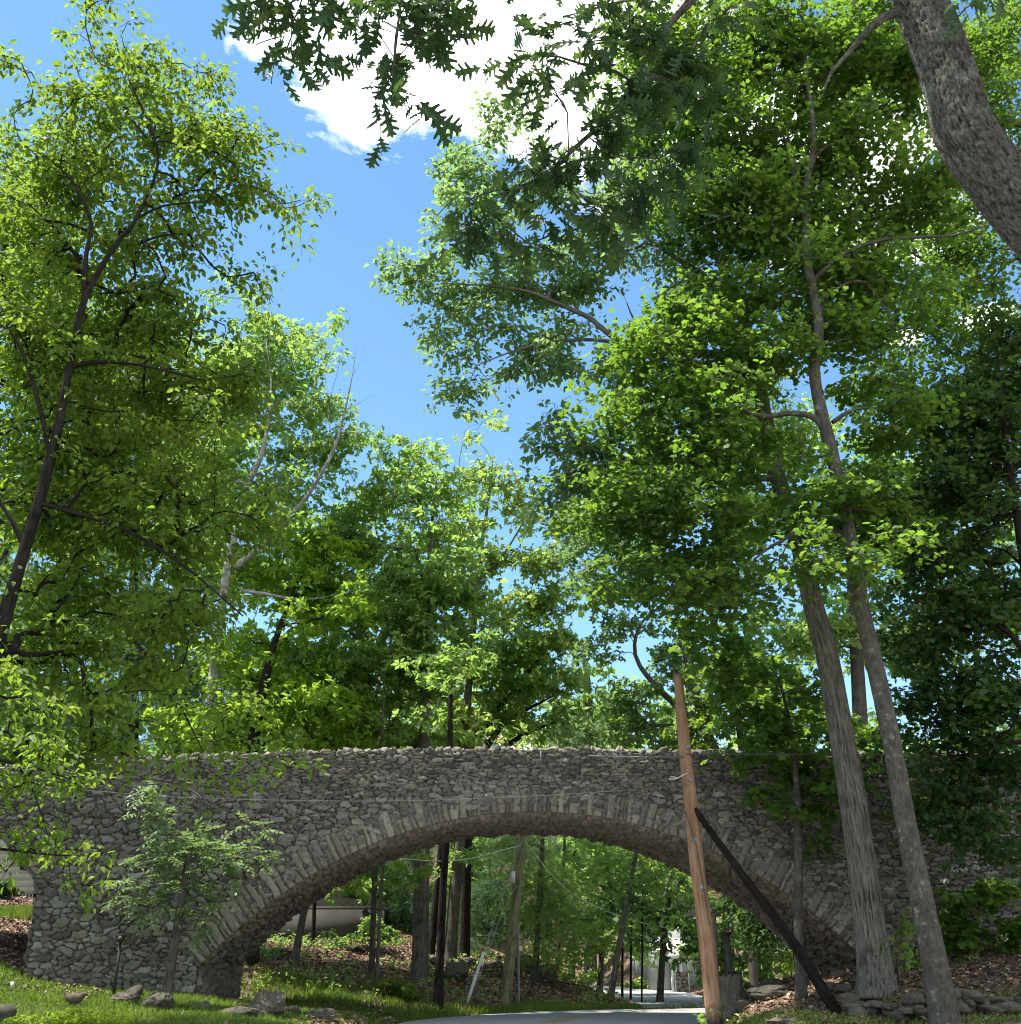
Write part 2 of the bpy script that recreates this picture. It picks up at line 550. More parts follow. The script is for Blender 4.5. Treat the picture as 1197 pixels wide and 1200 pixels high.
def lines(lo, hi, flo, fhi, fine, grow=1.22):
    c = list(np.arange(flo, fhi+1e-6, fine))
    s = fine
    while c[-1] < hi:
        s = min(s*grow, 18); c.append(c[-1]+s)
    s = fine
    while c[0] > lo:
        s = min(s*grow, 18); c.insert(0, c[0]-s)
    return np.array(c)
gx, gy = lines(-320, 320, -15, 17, 0.14), lines(-120, 420, 16, 42, 0.14)
GX, GY = np.meshgrid(gx, gy)
GZ = gz(GX, GY)
nx_, ny_ = len(gx), len(gy)
ii = (np.arange(ny_-1)[:, None]*nx_+np.arange(nx_-1)[None, :]).ravel()
GF = np.stack([ii, ii+1, ii+nx_+1, ii+nx_], -1)
GV = np.stack([GX.ravel(), GY.ravel(), GZ.ravel()], -1)
pxy = GV[:, :2]
def grassness(x, y):
    """1 where grass grows, 0 where leaf litter lies"""
    x = np.asarray(x, float); y = np.asarray(y, float)
    sdr = poly_sd(np.stack([x, y], -1), ROADP)
    n = fbm(np.stack([x*0.55, y*0.55, x*0], -1), 21, 4)-0.5
    left = sstep(-1.5, -3.2, x)*sstep(25.0, 23.6, y+0*n)                       # lawn before the left pier
    verge = 0.75*sstep(2.0, 0.6, sdr+n*2.5)*(x < 3)*sstep(24, 26, y)                 # strip by the road beyond the arch
    mid = 0.42*sstep(31.4, 29.6, y+n*5)*sstep(-10, -6, x)*sstep(1.0, -1.0, x)*(y > 24)
    side = sstep(29.5, 30.8, y+n)*sstep(34.0, 32.5, y)*(x < -9.5)
    rr = sstep(1.3, 0.3, sdr+n*1.2)*(x > 3)
    bot = sstep(21.5, 20.6, y+n*1.6)*(x > 5)*0.4
    return np.clip(np.maximum.reduce([left, verge, mid, side, rr, bot])+n*1.7*((left > 0.1) | (mid > .1)), 0, 1)
GG = grassness(pxy[:, 0], pxy[:, 1])
m, nt2, out = newmat('ground_cover')
g = geopos(nt2)
lit = ramp(nt2, noise(nt2, g, 9.0, 8, 0.7), [(0.28, (0.06, 0.042, 0.030)), (0.48, (0.145, 0.098, 0.07)), (0.62, (0.22, 0.155, 0.11)), (0.75, (0.30, 0.23, 0.17))])
soil = ramp(nt2, noise(nt2, g, 3.0, 6, 0.6), [(0.3, (0.05, 0.07, 0.02)), (0.7, (0.12, 0.15, 0.04))])
gnn = noise(nt2, g, 7.0, 5, 0.7)
gm = nt2.nodes.new('ShaderNodeMath'); gm.operation = 'ADD'
nt2.links.new(attr(nt2, 'grassy'), gm.inputs[0])
gm2 = nt2.nodes.new('ShaderNodeMath'); gm2.operation = 'MULTIPLY_ADD'
nt2.links.new(gnn, gm2.inputs[0]); gm2.inputs[1].default_value = 0.8; gm2.inputs[2].default_value = -0.4
nt2.links.new(gm2.outputs[0], gm.inputs[1])
gf = ramp(nt2, gm.outputs[0], [(0.35, (0, 0, 0)), (0.65, (1, 1, 1))])
c = mixc(nt2, gf, lit, soil)
princ(nt2, out, c, 0.95, noise(nt2, g, 22.0, 6, 0.7), 0.9, 0.05, 0.1)
go = mk('ground', GV, GF, m, None, True, {'grassy': ('FLOAT', GG)})
go['kind'] = 'structure'

def strip(L, Rr, z, crown=0.0, nacross=9):
    a, b = cr2(L, 0.5), cr2(Rr, 0.5)
    n = 140
    def re(c):
        l = np.concatenate([[0], np.cumsum(np.linalg.norm(np.diff(c, axis=0), axis=1))])
        s = np.linspace(0, l[-1], n)
        return np.stack([np.interp(s, l, c[:, 0]), np.interp(s, l, c[:, 1])], -1)
    a, b = re(a), re(b)
    t = np.linspace(0, 1, nacross)
    P = a[:, None]*(1-t)[None, :, None]+b[:, None]*t[None, :, None]
    zz = np.broadcast_to(z+crown*(1-(2*t-1)**2)[None, :], (n, nacross))
    V = np.concatenate([P, zz[..., None]], -1)
    i = (np.arange(n-1)[:, None]*nacross+np.arange(nacross-1)[None, :]).ravel()
    return V, np.stack([i, i+1, i+nacross+1, i+nacross], -1)
def asphalt(name, a, b):
    m, nt, out = newmat(name)
    g = geopos(nt)
    c = ramp(nt, noise(nt, g, 1.1, 5, 0.6), [(0.3, a), (0.7, b)])
    c = mixc(nt, 0.5, c, ramp(nt, noise(nt, g, 90, 3, 0.6), [(0.35, (0.6, 0.6, 0.6)), (0.7, (1.4, 1.4, 1.4))]), 'MULTIPLY')
    princ(nt, out, c, 0.85, noise(nt, g, 140, 2), 0.4, 0.005, 0.3)
    return m
RV, RF = strip(ROAD_L, ROAD_R, 0.0, 0.05)
ro = mk('road', RV.reshape(-1, 3), RF, asphalt('asphalt', (0.32, 0.32, 0.325), (0.42, 0.42, 0.425)), None, True)
ro['kind'] = 'structure'
DV, DF = strip(DRIVE_L, DRIVE_R, 0.004, 0.0)
do = mk('driveway', DV.reshape(-1, 3), DF, asphalt('pale_asphalt', (0.24, 0.24, 0.25), (0.31, 0.31, 0.32)), None, True)
do['kind'] = 'structure'
# double yellow line along the middle of the road
YA = Acc()
for off in (-0.16, 0.06):
    mid = RV[:, 4, :]
    nxt = norm(RV[:, 8, :]-RV[:, 0, :])*np.array([1, 1, 0])
    p0, p1 = mid+nxt*off, mid+nxt*(off+0.10)
    V = np.stack([p0, p1], 1)
    V[..., 2] += 0.004
    n = len(V)
    i = np.arange(n-1)*2
    YA.add(V.reshape(-1, 3), np.stack([i, i+1, i+3, i+2], -1))
yo = YA.build('road_marking', plainmat('worn_yellow_paint', (0.42, 0.30, 0.08), 0.35, 8, 0.8))
yo['kind'] = 'structure'

# ------------------------------------------------------------------ stones
_bm = bmesh.new()
bmesh.ops.create_icosphere(_bm, subdivisions=3, radius=1)
ICO_V = np.array([v.co[:] for v in _bm.verts]); ICO_F = np.array([[v.index for v in f.verts] for f in _bm.faces])
_bm.free()
_bm = bmesh.new()
bmesh.ops.create_icosphere(_bm, subdivisions=2, radius=1)
ICO2_V = np.array([v.co[:] for v in _bm.verts]); ICO2_F = np.array([[v.index for v in f.verts] for f in _bm.faces])
_bm.free()
_bm = bmesh.new()
bmesh.ops.create_icosphere(_bm, subdivisions=5, radius=1)
ICO4_V = np.array([v.co[:] for v in _bm.verts]); ICO4_F = np.array([[v.index for v in f.verts] for f in _bm.faces])
_bm.free()
def rock(size, seed, fine=True, flat=1.0, facets=14, soft=0.12, boxy=4.0, hi=False):
    rg = np.random.default_rng(seed)
    V = ICO4_V if hi else ICO_V if fine else ICO2_V
    V0 = V
    V = V/(np.abs(V)**boxy).sum(1)[:, None]**(1/boxy)*0.86
    pl = norm(rg.normal(size=(facets, 3)))
    dd = rg.uniform(0.55, 0.95, facets)
    dots = V@pl.T
    lim = np.where(dots > 0.05, dd/np.maximum(dots, 0.05), 9).min(1)
    rr = np.minimum(1.0, lim)
    rr = np.minimum(1.0, np.where(dots > 0.05, dd/np.maximum(dots, 0.05), 9).min(1))
    out = V*rr[:, None]
    nz = fbm(V*1.9+seed*7.3, seed, 3)-0.5
    out = out*(1+soft*nz*2)[:, None]
    if fine:
        out = out*(1+0.16*(fbm(V*5+seed, seed+2, 4)-0.5)*2)[:, None]
    return out*np.asarray(size, float)*0.5, (ICO4_F if hi else ICO_F if fine else ICO2_F)
def rotz(V, a, tx=0.0, ty=0.0):
    c, s = math.cos(a), math.sin(a)
    V = V@np.array([[c, s, 0], [-s, c, 0], [0, 0, 1]])
    c, s = math.cos(tx), math.sin(tx)
    V = V@np.array([[1, 0, 0], [0, c, s], [0, -s, c]])
    c, s = math.cos(ty), math.sin(ty)
    return V@np.array([[c, 0, -s], [0, 1, 0], [s, 0, c]])

def stones(u, v, w, h, seed, jit=0.75, bulge=0.05, joint=0.16, tilt=0.03):
    """rubble masonry over coordinates u,v (metres): height, cell random, joint mask"""
    u = np.asarray(u, float); v = np.asarray(v, float)
    shp = u.shape
    z0 = np.zeros(shp)
    u = u+0.05*(fbm(np.stack([u*5, v*5, z0], -1), seed+3, 3)-0.5)*2*w*3
    v = v+0.05*(fbm(np.stack([u*4, v*4, z0+5], -1), seed+4, 3)-0.5)*2*h*4
    a, b = u/w, v/h
    jb = np.floor(b).astype(np.int64)
    f1 = np.full(shp, 9.0); f2 = np.full(shp, 9.0)
    rid = np.zeros(shp); ccx = np.zeros(shp); ccy = np.zeros(shp)
    zz = np.zeros(shp, np.int64)
    for dj in (-1, 0, 1):
        j = jb+dj
        off = hsh(j, zz, zz, seed)
        ia = np.floor(a-off).astype(np.int64)
        for di in (-2, -1, 0, 1, 2):
            i = ia+di
            r1, r2, r3 = hsh(i, j, zz, seed+1), hsh(i, j, zz+1, seed+1), hsh(i, j, zz+2, seed+1)
            cx_ = i+off+0.5+(r1-0.5)*jit
            cy_ = j+0.5+(r2-0.5)*jit*0.8
            sk_ = (r2-0.5)*0.55
            da, db = a-cx_, b-cy_+sk_*(a-cx_)
            d = (np.abs(da)**2.9+np.abs(db*1.05)**2.9)**(1/2.9)-0.50*r3*r3
            new = d < f1
            f2 = np.where(new, f1, np.minimum(f2, d))
            rid = np.where(new, r1*0.37+r3*0.63, rid)
            ccx = np.where(new, da, ccx); ccy = np.where(new, db, ccy)
            f1 = np.where(new, d, f1)
    e = f2-f1
    prof = sstep(0.0, joint*1.7, e)**0.8
    r2_ = np.modf(rid*917.13)[0]; r3_ = np.modf(rid*331.7)[0]; r4_ = np.modf(rid*77.7)[0]
    hgt = prof*bulge*(0.45+0.9*r2_)+prof*tilt*((r3_-0.5)*2*ccx+(r4_-0.5)*2*ccy)
    hgt = hgt-0.022*(1-prof)-0.018*np.clip(f1, 0, 1)
    nz = fbm(np.stack([u*9, v*11, rid*40], -1), seed+8, 3)-0.5
    hgt = hgt+(0.035*nz+0.02*(fbm(np.stack([u*26, v*34, rid*9], -1), seed+13, 2)-0.5))*prof
    return hgt, np.modf(rid*53.1)[0], 1-sstep(0.02, joint*0.9, e)

def gridfaces(n, m):
    i = (np.arange(n-1)[:, None]*m+np.arange(m-1)[None, :]).ravel()
    return np.stack([i, i+1, i+m+1, i+m], -1)

# ------------------------------------------------------------------ the bridge
YF, YB = 24.0, 28.5
AX, AH, ASP, ACR = 1.6, 7.1, 1.15, 4.32             # main arch: centre, half span, springing, crown
AR = (AH*AH+(ACR-ASP)**2)/(2*(ACR-ASP)); ACZ = ACR-AR
AT = math.asin(AH/AR)
SX, SH, SSP, SCR = -12.35, 3.3, 2.70, 4.5           # the small side arch beyond the left pier
SR = (SH*SH+(SCR-SSP)**2)/(2*(SCR-SSP)); SCZ = SCR-SR
ST = math.asin(SH/SR)
def top_z(x):
    x = np.asarray(x, float)
    return np.where(x < 2, 5.66-0.0031*(x-2)**2, 5.66-0.05*sstep(2, 8, x))
def hole(x, z, grow=0.0):
    x = np.asarray(x, float); z = np.asarray(z, float)
    a = (np.abs(x-AX) < AH+0.01) & (z < ASP) | ((z >= ASP) & (np.hypot(x-AX, z-ACZ) < AR+grow))
    b = (np.abs(x-SX) < SH+0.01) & (z < SSP) | ((z >= SSP) & (np.hypot(x-SX, z-SCZ) < SR+grow))
    return a | b
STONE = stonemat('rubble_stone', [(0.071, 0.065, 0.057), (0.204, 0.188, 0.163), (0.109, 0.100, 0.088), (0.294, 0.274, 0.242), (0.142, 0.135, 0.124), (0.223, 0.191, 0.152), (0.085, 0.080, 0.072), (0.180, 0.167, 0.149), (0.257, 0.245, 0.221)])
ROCKM = stonemat('field_rock', [(0.077, 0.066, 0.052), (0.118, 0.103, 0.082), (0.088, 0.080, 0.065), (0.141, 0.123, 0.099), (0.100, 0.089, 0.071)], moss=(0.088, 0.091, 0.055))
RING = stonemat('arch_stone', [(0.13, 0.116, 0.096), (0.235, 0.212, 0.178), (0.115, 0.104, 0.088), (0.30, 0.272, 0.228), (0.18, 0.165, 0.143)])
SOFF = stonemat('soffit_stone', [(0.125, 0.108, 0.092), (0.195, 0.165, 0.14), (0.155, 0.138, 0.12), (0.235, 0.198, 0.168)], moss=(0.22, 0.19, 0.16))
bridge = root('stone_bridge', 'old rubble stone arch bridge with jagged parapet spanning the road', 'bridge', (AX, YF, 0))

def face_wall(name, y, sgn, dx, x0, x1, seed):
    xs = np.arange(x0, x1+dx/2, dx)
    zs = np.arange(-0.4, 5.9, dx)
    X, Z = np.meshgrid(xs, zs)
    tz = top_z(X)
    Z = np.minimum(Z, tz)
    # rounded cobbles low on the left, flat slabs on the right and along the parapet
    hA, cA, jA = stones(X, Z, 0.215, 0.115, seed, jit=0.95, bulge=0.052, joint=0.09, tilt=0.045)
    hB, cB, jB = stones(X, Z, 0.235, 0.072, seed+50, jit=0.95, bulge=0.048, joint=0.10, tilt=0.04)
    n = fbm(np.stack([X*0.9, Z*0.9, X*0], -1), seed+90, 3)-0.5
    sel = ((Z > 4.35+n*2.2) | (X > 8.4+n*6) | ((X < -5.5) & (Z > 3.6+n*3)))
    hh, cc, jj = np.where(sel, hB, hA), np.where(sel, cB, cA), np.where(sel, jB, jA)
    V = np.stack([X, y-sgn*hh, Z], -1).reshape(-1, 3)
    F = gridfaces(len(zs), len(xs))
    if sgn < 0:
        F = F[:, ::-1]
    c = V[F].mean(1)
    keep = ~hole(c[:, 0], c[:, 2], np.where((c[:, 0] < -8.5) | (c[:, 2] < ASP+0.25), 0.0, 0.10)) & (c[:, 2] < top_z(c[:, 0])-0.004)
    F = F[keep]
    used = np.unique(F)
    mp = np.full(len(V), -1); mp[used] = np.arange(len(used))
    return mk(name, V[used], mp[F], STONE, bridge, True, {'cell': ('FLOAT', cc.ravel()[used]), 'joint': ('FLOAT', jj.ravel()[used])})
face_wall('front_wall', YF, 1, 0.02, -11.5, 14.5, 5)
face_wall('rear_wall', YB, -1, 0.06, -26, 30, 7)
# the wall beyond the frame, coarser
for (a, b) in ((-26, -11.5), (14.5, 30)):
    face_wall('approach_wall', YF, 1, 0.06, a, b, 5)

def arch_ring(name, ax, cz, rr, t0, t1, thick, y, sgn, seed, spring):
    """radial voussoirs"""
    n = int(rr*(t1-t0)/0.018)
    ts = np.linspace(t0, t1, n)
    nr = 44
    k = np.linspace(0, 1, nr)
    T, K = np.meshgrid(ts, k)
    th = thick(T)
    # individual stones: random widths along the arc
    rg = np.random.default_rng(seed)
    ed = [t0]
    while ed[-1] < t1:
        ed.append(ed[-1]+rg.uniform(0.075, 0.215)/rr)
    ed = np.array(ed)
    lean = (fbm(np.stack([T*rr*2, K*2, T*0], -1), seed, 2)-0.5)*0.05/rr*1.8
    Tq = T+lean
    ci = np.clip(np.searchsorted(ed, Tq)-1, 0, len(ed)-2)
    wv = (ed[ci+1]-ed[ci])*rr
    d = np.minimum(Tq-ed[ci], ed[ci+1]-Tq)*rr
    r1 = hsh(ci, ci*0, ci*0, seed); r2 = hsh(ci, ci*0+1, ci*0, seed); r3 = hsh(ci, ci*0+2, ci*0, seed)
    split = np.where(r3 > 0.6, 0.35+0.4*r2, 2.0)      # some voussoirs are two stones long
    sd2 = np.abs(K-split)*th
    d = np.minimum(d, sd2)
    d = np.minimum(d, (1-K)*th+0.02*r1)
    top = 1-0.22*r2*(K > 0.8)
    prof = sstep(-0.004, 0.05, d)
    cell = np.modf(r1*7.3+np.where(K > split, 0.41, 0))[0]
    hg = prof*(0.02+0.045*r2+0.015*(np.modf(r1*31)[0]-0.5)*(K*2-1))+0.035*(fbm(np.stack([T*rr*7, K*th*9, r1*30], -1), seed+1, 4)-0.5)-0.02
    hg = np.where(K > 1-0.25*r3, hg-0.045, hg)
    RR = rr+th*K
    X = ax+RR*np.sin(T); Zz = cz+RR*np.cos(T)
    V = np.stack([X, y-sgn*(hg+0.035), Zz], -1)
    # return edge at the intrados so that the ring has depth
    edge = V[0].copy(); edge[:, 1] = y+sgn*0.12
    V = np.vstack([V.reshape(-1, 3), edge])
    F = gridfaces(nr, n)
    b = nr*n
    i = np.arange(n-1)
    E = np.stack([b+i, b+i+1, i+1, i], -1)
    if sgn < 0:
        F, E = F[:, ::-1], E[:, ::-1]
    ce = np.concatenate([cell.ravel(), cell[0]]); jo = np.concatenate([(1-sstep(0.0, 0.02, d)).ravel(), np.zeros(n)])
    return mk(name, V, np.vstack([F, E]), RING, bridge, True, {'cell': ('FLOAT', ce), 'joint': ('FLOAT', jo)})
arch_ring('arch_ring', AX, ACZ, AR, -AT, AT, lambda T: 0.50+0.26*np.abs(T/AT)**1.5, YF, 1, 11, ASP)
arch_ring('arch_ring', AX, ACZ, AR, -AT, AT, lambda T: 0.50+0.26*np.abs(T/AT)**1.5, YB, -1, 12, ASP)
#arch_ring('side_arch_ring', SX, SCZ, SR, -ST, ST, lambda T: 0.42+0*T, YF, 1, 13, SSP)

def barrel(name, ax, cz, rr, tt, half, spr, seed, dx):
    """jamb, vault and jamb of an arch as one rubble surface through the bridge"""
    s1 = np.arange(-0.4, spr, dx)
    ta = np.linspace(-tt, tt, int(2*tt*rr/dx))
    px = np.concatenate([np.full(len(s1), ax-half), ax+rr*np.sin(ta), np.full(len(s1), ax+half)])
    pz = np.concatenate([s1, cz+rr*np.cos(ta), s1[::-1]])
    nxv = np.concatenate([np.full(len(s1), 1.0), -np.sin(ta), np.full(len(s1), -1.0)])
    nzv = np.concatenate([np.zeros(len(s1)), -np.cos(ta), np.zeros(len(s1))])
    sl = np.concatenate([[0], np.cumsum(np.hypot(np.diff(px), np.diff(pz)))])
    ys = np.arange(YF+0.02, YB-0.02, dx)
    S, Yv = np.meshgrid(sl, ys)
    hh, cc, jj = stones(Yv, S, 0.36, 0.15, seed, jit=0.95, bulge=0.075, joint=0.12, tilt=0.06)
    ef = sstep(0.0, 0.12, Yv-YF)*sstep(0.0, 0.12, YB-Yv)
    hh = hh*ef*1.1
    V = np.stack([px[None, :]+nxv[None, :]*hh, Yv, pz[None, :]+nzv[None, :]*hh], -1).reshape(-1, 3)
    F = gridfaces(len(ys), len(sl))
    return mk(name, V, F, SOFF, bridge, True, {'cell': ('FLOAT', cc.ravel()), 'joint': ('FLOAT', jj.ravel())})
barrel('arch_soffit', AX, ACZ, AR, AT, AH, ASP, 31, 0.03)
barrel('side_arch_soffit', SX, SCZ, SR, ST, SH, SSP, 32, 0.05)
# fill between the faces: roadway deck and the inner faces of both parapets
DA = Acc()
xs = np.arange(-26, 30.01, 0.5)
for (ya, yb, dz) in ((YF+0.03, YF+0.5, -0.03), (YB-0.5, YB-0.03, -0.03), (YF+0.5, YB-0.5, -0.95)):
    V = np.array([(x, y, float(top_z(x))+dz) for x in xs for y in (ya, yb)])
    i = np.arange(len(xs)-1)*2
    DA.add(V, np.stack([i, i+2, i+3, i+1], -1))
for y in (YF+0.5, YB-0.5):
    V = np.array([(x, y, float(top_z(x))+dz) for x in xs for dz in (-0.95, -0.03)])
    i = np.arange(len(xs)-1)*2
    DA.add(V, np.stack([i, i+2, i+3, i+1], -1))
DA.build('deck', STONE, bridge)
# jagged coping: stones set on edge along both parapets
rg = np.random.default_rng(77)
for (yc, nm) in ((YF+0.2, 'coping'), (YB-0.2, 'coping')):
    CA = Acc()
    x = -16.0
    while x < 18:
        w = rg.uniform(0.06, 0.22)
        hgt = rg.uniform(0.10, 0.21)
        V, F = rock((w*1.35, rg.uniform(0.36, 0.6), hgt*1.25), int(rg.integers(1e6)), True, soft=0.25, facets=7)
        V = rotz(V, rg.uniform(-.5, .5), rg.uniform(-.3, .3), rg.uniform(-.3, .3))
        CA.add(V+np.array([x+w/2, yc+rg.uniform(-.06, .06), float(top_z(x))+hgt*0.18-0.02]), F, cell=float(rg.random()), joint=0.0)
        x += w
    CA.build(nm, RING, bridge)
# ------------------------------------------------------------------ leaves
def tm_ovate(w=0.27, fold=0.10, curl=0.12):
    V = [(0, 0, 0), (.5, 0, -.01), (1, 0, -curl), (.28, w, fold), (.66, w*.8, fold*.5), (.28, -w, fold), (.66, -w*.8, fold*.5)]
    F = [(0, 1, 3), (3, 1, 4), (1, 2, 4), (0, 5, 1), (5, 6, 1), (1, 6, 2)]
    return np.array(V, float), np.array(F)
def tm_simple(w=0.3, fold=0.09, curl=0.08):
    V = [(0, 0, 0), (.45, w, fold), (1, 0, -curl), (.45, -w, fold)]
    return np.array(V, float), np.array([(0, 2, 1), (0, 3, 2)])
def tm_clump():
    """a small cluster of three leaves on one stalk, for trees too far to show single leaves"""
    V, F = [], []
    for k, a in enumerate((-0.9, 0.05, 1.0)):
        c, s = math.cos(a), math.sin(a)
        b = len(V)
        for (x, y, z) in ((0, 0, 0), (.45, .24, .08), (.95-.15*abs(a), 0, -.1), (.45, -.24, .06)):
            V.append((x*c-y*s, x*s+y*c, z+0.05*k))
        F += [(b, b+2, b+1), (b, b+3, b+2)]
    return np.array(V, float), np.array(F)
def tm_maple():
    o = [(0, 0), (.08, .22), (.0, .43), (.25, .43), (.36, .36), (.62, .55), (.67, .37), (.78, .22), (1.0, 0)]
    pts = o+[(x, -y) for x, y in o[-2:0:-1]]
    V = [(.38, 0, 0.03)]+[(x, y, 0.02-0.16*y*y-0.10*max(0, x-.5)) for x, y in pts]
    n = len(pts)
    F = [(0, 1+(i+1) % n, 1+i) for i in range(n)]
    return np.array(V, float), np.array(F)
def tm_oak():
    """lobed leaf: stations along the midrib, half widths with the lobes swept forward"""
    st = [(0, .02), (.10, .05), (.20, .18), (.25, .16), (.26, .07), (.36, .09), (.48, .33), (.55, .30), (.50, .10), (.60, .11), (.74, .34), (.80, .29), (.72, .10), (.80, .10), (.92, .20), (.95, .15), (.92, .07), (1.0, 0.02)]
    mid = [0, .08, .15, .2, .25, .32, .40, .46, .50, .57, .63, .69, .73, .79, .85, .89, .93, 1.0]
    V, F = [], []
    for (x, w), m_ in zip(st, mid):
        V += [(m_, 0, -0.10*m_*m_), (x, w, .04-0.22*w*w-0.10*x*x), (x, -w, .04-0.22*w*w-0.10*x*x)]
    for i in range(len(st)-1):
        a, b = i*3, i*3+3
        F += [(a, b, b+1), (a, b+1, a+1), (a, b+2, b), (a, a+2, b+2)]
    return np.array(V, float), np.array(F)
def tm_needle():
    """a flat sprig of needles"""
    V, F = [], []
    for k in range(6):
        x = k/6
        for s in (-1, 1):
            b = len(V)
            V += [(x, 0, 0), (x+.07, 0, 0), (x+.24, s*(.26-.12*x), -.02)]
            F.append((b, b+1, b+2) if s > 0 else (b, b+2, b+1))
    b = len(V)
    V += [(0, -.012, 0), (0, .012, 0), (1, 0, -.03)]
    F.append((b, b+2, b+1))
    return np.array(V, float), np.array(F)
TMPL = {'ovate': (tm_ovate(), 0.36), 'slim': (tm_ovate(0.17, 0.06, 0.18), 0.23), 'simple': (tm_simple(), 0.3), 'clump': (tm_clump(), 0.66),
        'maple': (tm_maple(), 0.44), 'oak': (tm_oak(), 0.30), 'needle': (tm_needle(), 0.12)}

def place(tmpl, P, X, Nn, S, tint):
    """one copy of the leaf shape per row: base P, direction X, facing Nn, length S"""
    V, F = tmpl
    X = norm(X)
    Nn = norm(Nn-X*np.sum(Nn*X, -1, keepdims=True))
    Y = np.cross(Nn, X)
    VV = P[:, None, :]+S[:, None, None]*(V[None, :, 0, None]*X[:, None, :]+V[None, :, 1, None]*Y[:, None, :]+V[None, :, 2, None]*Nn[:, None, :])
    k = len(V)
    FF = F[None]+np.arange(len(P))[:, None, None]*k
    return VV.reshape(-1, 3), FF.reshape(-1, F.shape[1]), np.repeat(tint, k)

def spray_leaves(P, D, L, n, kind, size, rg, droop=0.25, hang=0.35, flat=0.45, tb=None, width=0.4):
    """n leaves along each twig that starts at P and runs along D for L"""
    S = len(P)
    D = norm(D)
    t = (np.arange(n)[None, :]+rg.random((S, n)))/n
    side = np.where(np.arange(n) % 2, 1.0, -1.0)[None, :]*np.ones((S, 1))
    s = np.cross(D, np.array([0, 0, 1.0])); s = norm(s+rg.normal(size=(S, 3))*0.2)
    lat = width*L[:, None]*(1-0.6*t)*rg.random((S, n))**0.8
    base = P[:, None]+D[:, None]*(L[:, None]*t)[..., None]+s[:, None]*(side*lat)[..., None]
    base[..., 2] -= droop*L[:, None]*(t**2+1.2*(lat/np.maximum(L[:, None], 1e-6))**2)
    base += rg.normal(size=base.shape)*0.10*L[:, None, None]
    X = D[:, None]*0.45+s[:, None]*side[..., None]*0.75+np.array([0, 0, -hang])+rg.normal(size=base.shape)*0.42
    Nn = np.array([0, 0, 1.0])+rg.normal(size=base.shape)*flat
    sz = size*(0.5+0.75*rg.random((S, n))**0.8)
    ti = rg.random((S, n))**1.2*0.72+(tb[:, None] if tb is not None else 0.2)
    return place(TMPL[kind][0], base.reshape(-1, 3), X.reshape(-1, 3), Nn.reshape(-1, 3), sz.ravel(), np.clip(ti.ravel(), 0, 1))

# ------------------------------------------------------------------ tree builder
class Skel:
    def __init__(self):
        self.P = np.zeros((60000, 3)); self.T = np.zeros((60000, 3)); self.n = 0
        self.paths = []; self.cnt = np.zeros(60000); self.fix = np.full(60000, 9.0)
    def add(self, pts, rad=None):
        a = self.n
        self.P[a:a+len(pts)] = pts
        self.T[a:a+len(pts)] = norm(np.gradient(pts, axis=0)) if len(pts) > 1 else np.array([0, 0, 1.0])
        if rad is not None:
            self.fix[a:a+len(pts)] = rad
        self.n += len(pts)
        return a
    def grow(self, targets, rg, step=0.3, zpen=0.6, first=0):
        """join every target to the nearest fitting point of the skeleton"""
        d0 = np.array([np.min(np.linalg.norm(self.P[first:self.n]-t, axis=1)) for t in targets])
        ends = np.zeros((len(targets), 3))
        for q in np.argsort(d0):
            t = targets[q]
            v = t-self.P[first:self.n]
            d = np.linalg.norm(v, axis=1)
            cost = d+zpen*np.maximum(0, -v[:, 2])+0.25*d*(1-np.sum(self.T[first:self.n]*v, 1)/np.maximum(d, 1e-6))
            k = int(np.argmin(cost))+first
            dist = float(np.linalg.norm(t-self.P[k]))
            m = max(2, int(dist/step)+1)
            p0 = self.P[k]
            dirn = (t-p0)/max(dist, 1e-6)
            p1 = p0+(self.T[k]*0.35+np.array([0, 0, 0.22])+dirn*0.6)*dist*0.5+rg.normal(size=3)*0.06*dist
            u = np.linspace(0, 1, m+1)[1:, None]
            pts = (1-u)**2*p0+2*u*(1-u)*p1+u*u*t
            pts[:-1] += rg.normal(size=pts[:-1].shape)*0.035*min(dist, 1.0)
            a = self.add(np.vstack([p0, pts]))
            self.T[a] = dirn
            self.paths.append((k, a, a+len(pts)+1))
            ends[q] = self.T[a+len(pts)]
        return ends
    def tubes(self, acc, tip=0.006, expo=0.5, sides=5, seed=0, rmin=0.0):
        rad = np.zeros(self.n)
        for (k, a, b) in reversed(self.paths):
            run = 1.0
            for i in range(b-1, a-1, -1):
                run += self.cnt[i]
                rad[i] = tip*run**expo
            self.cnt[k] += run
        for (k, a, b) in self.paths:
            lim = min(rad[k] if rad[k] > 0 else 9, self.fix[k]*0.75)
            r = np.minimum(rad[a:b], lim)
            r = np.maximum(r, tip*0.7)
            if r[0] < rmin:
                continue
            rad[a:b] = r
            V, F, bk = tube(self.P[a:b], r, sides if r[0] < 0.04 else 8)
            acc.add(V, F, bk=bk)

def px_path(path, Y):
    """[(px,py,r_m) or (px,py,r_m,Y)] -> points, radii"""
    return np.array([at(p[0], p[1], p[3] if len(p) > 3 else Y) for p in path]), np.array([p[2] for p in path])

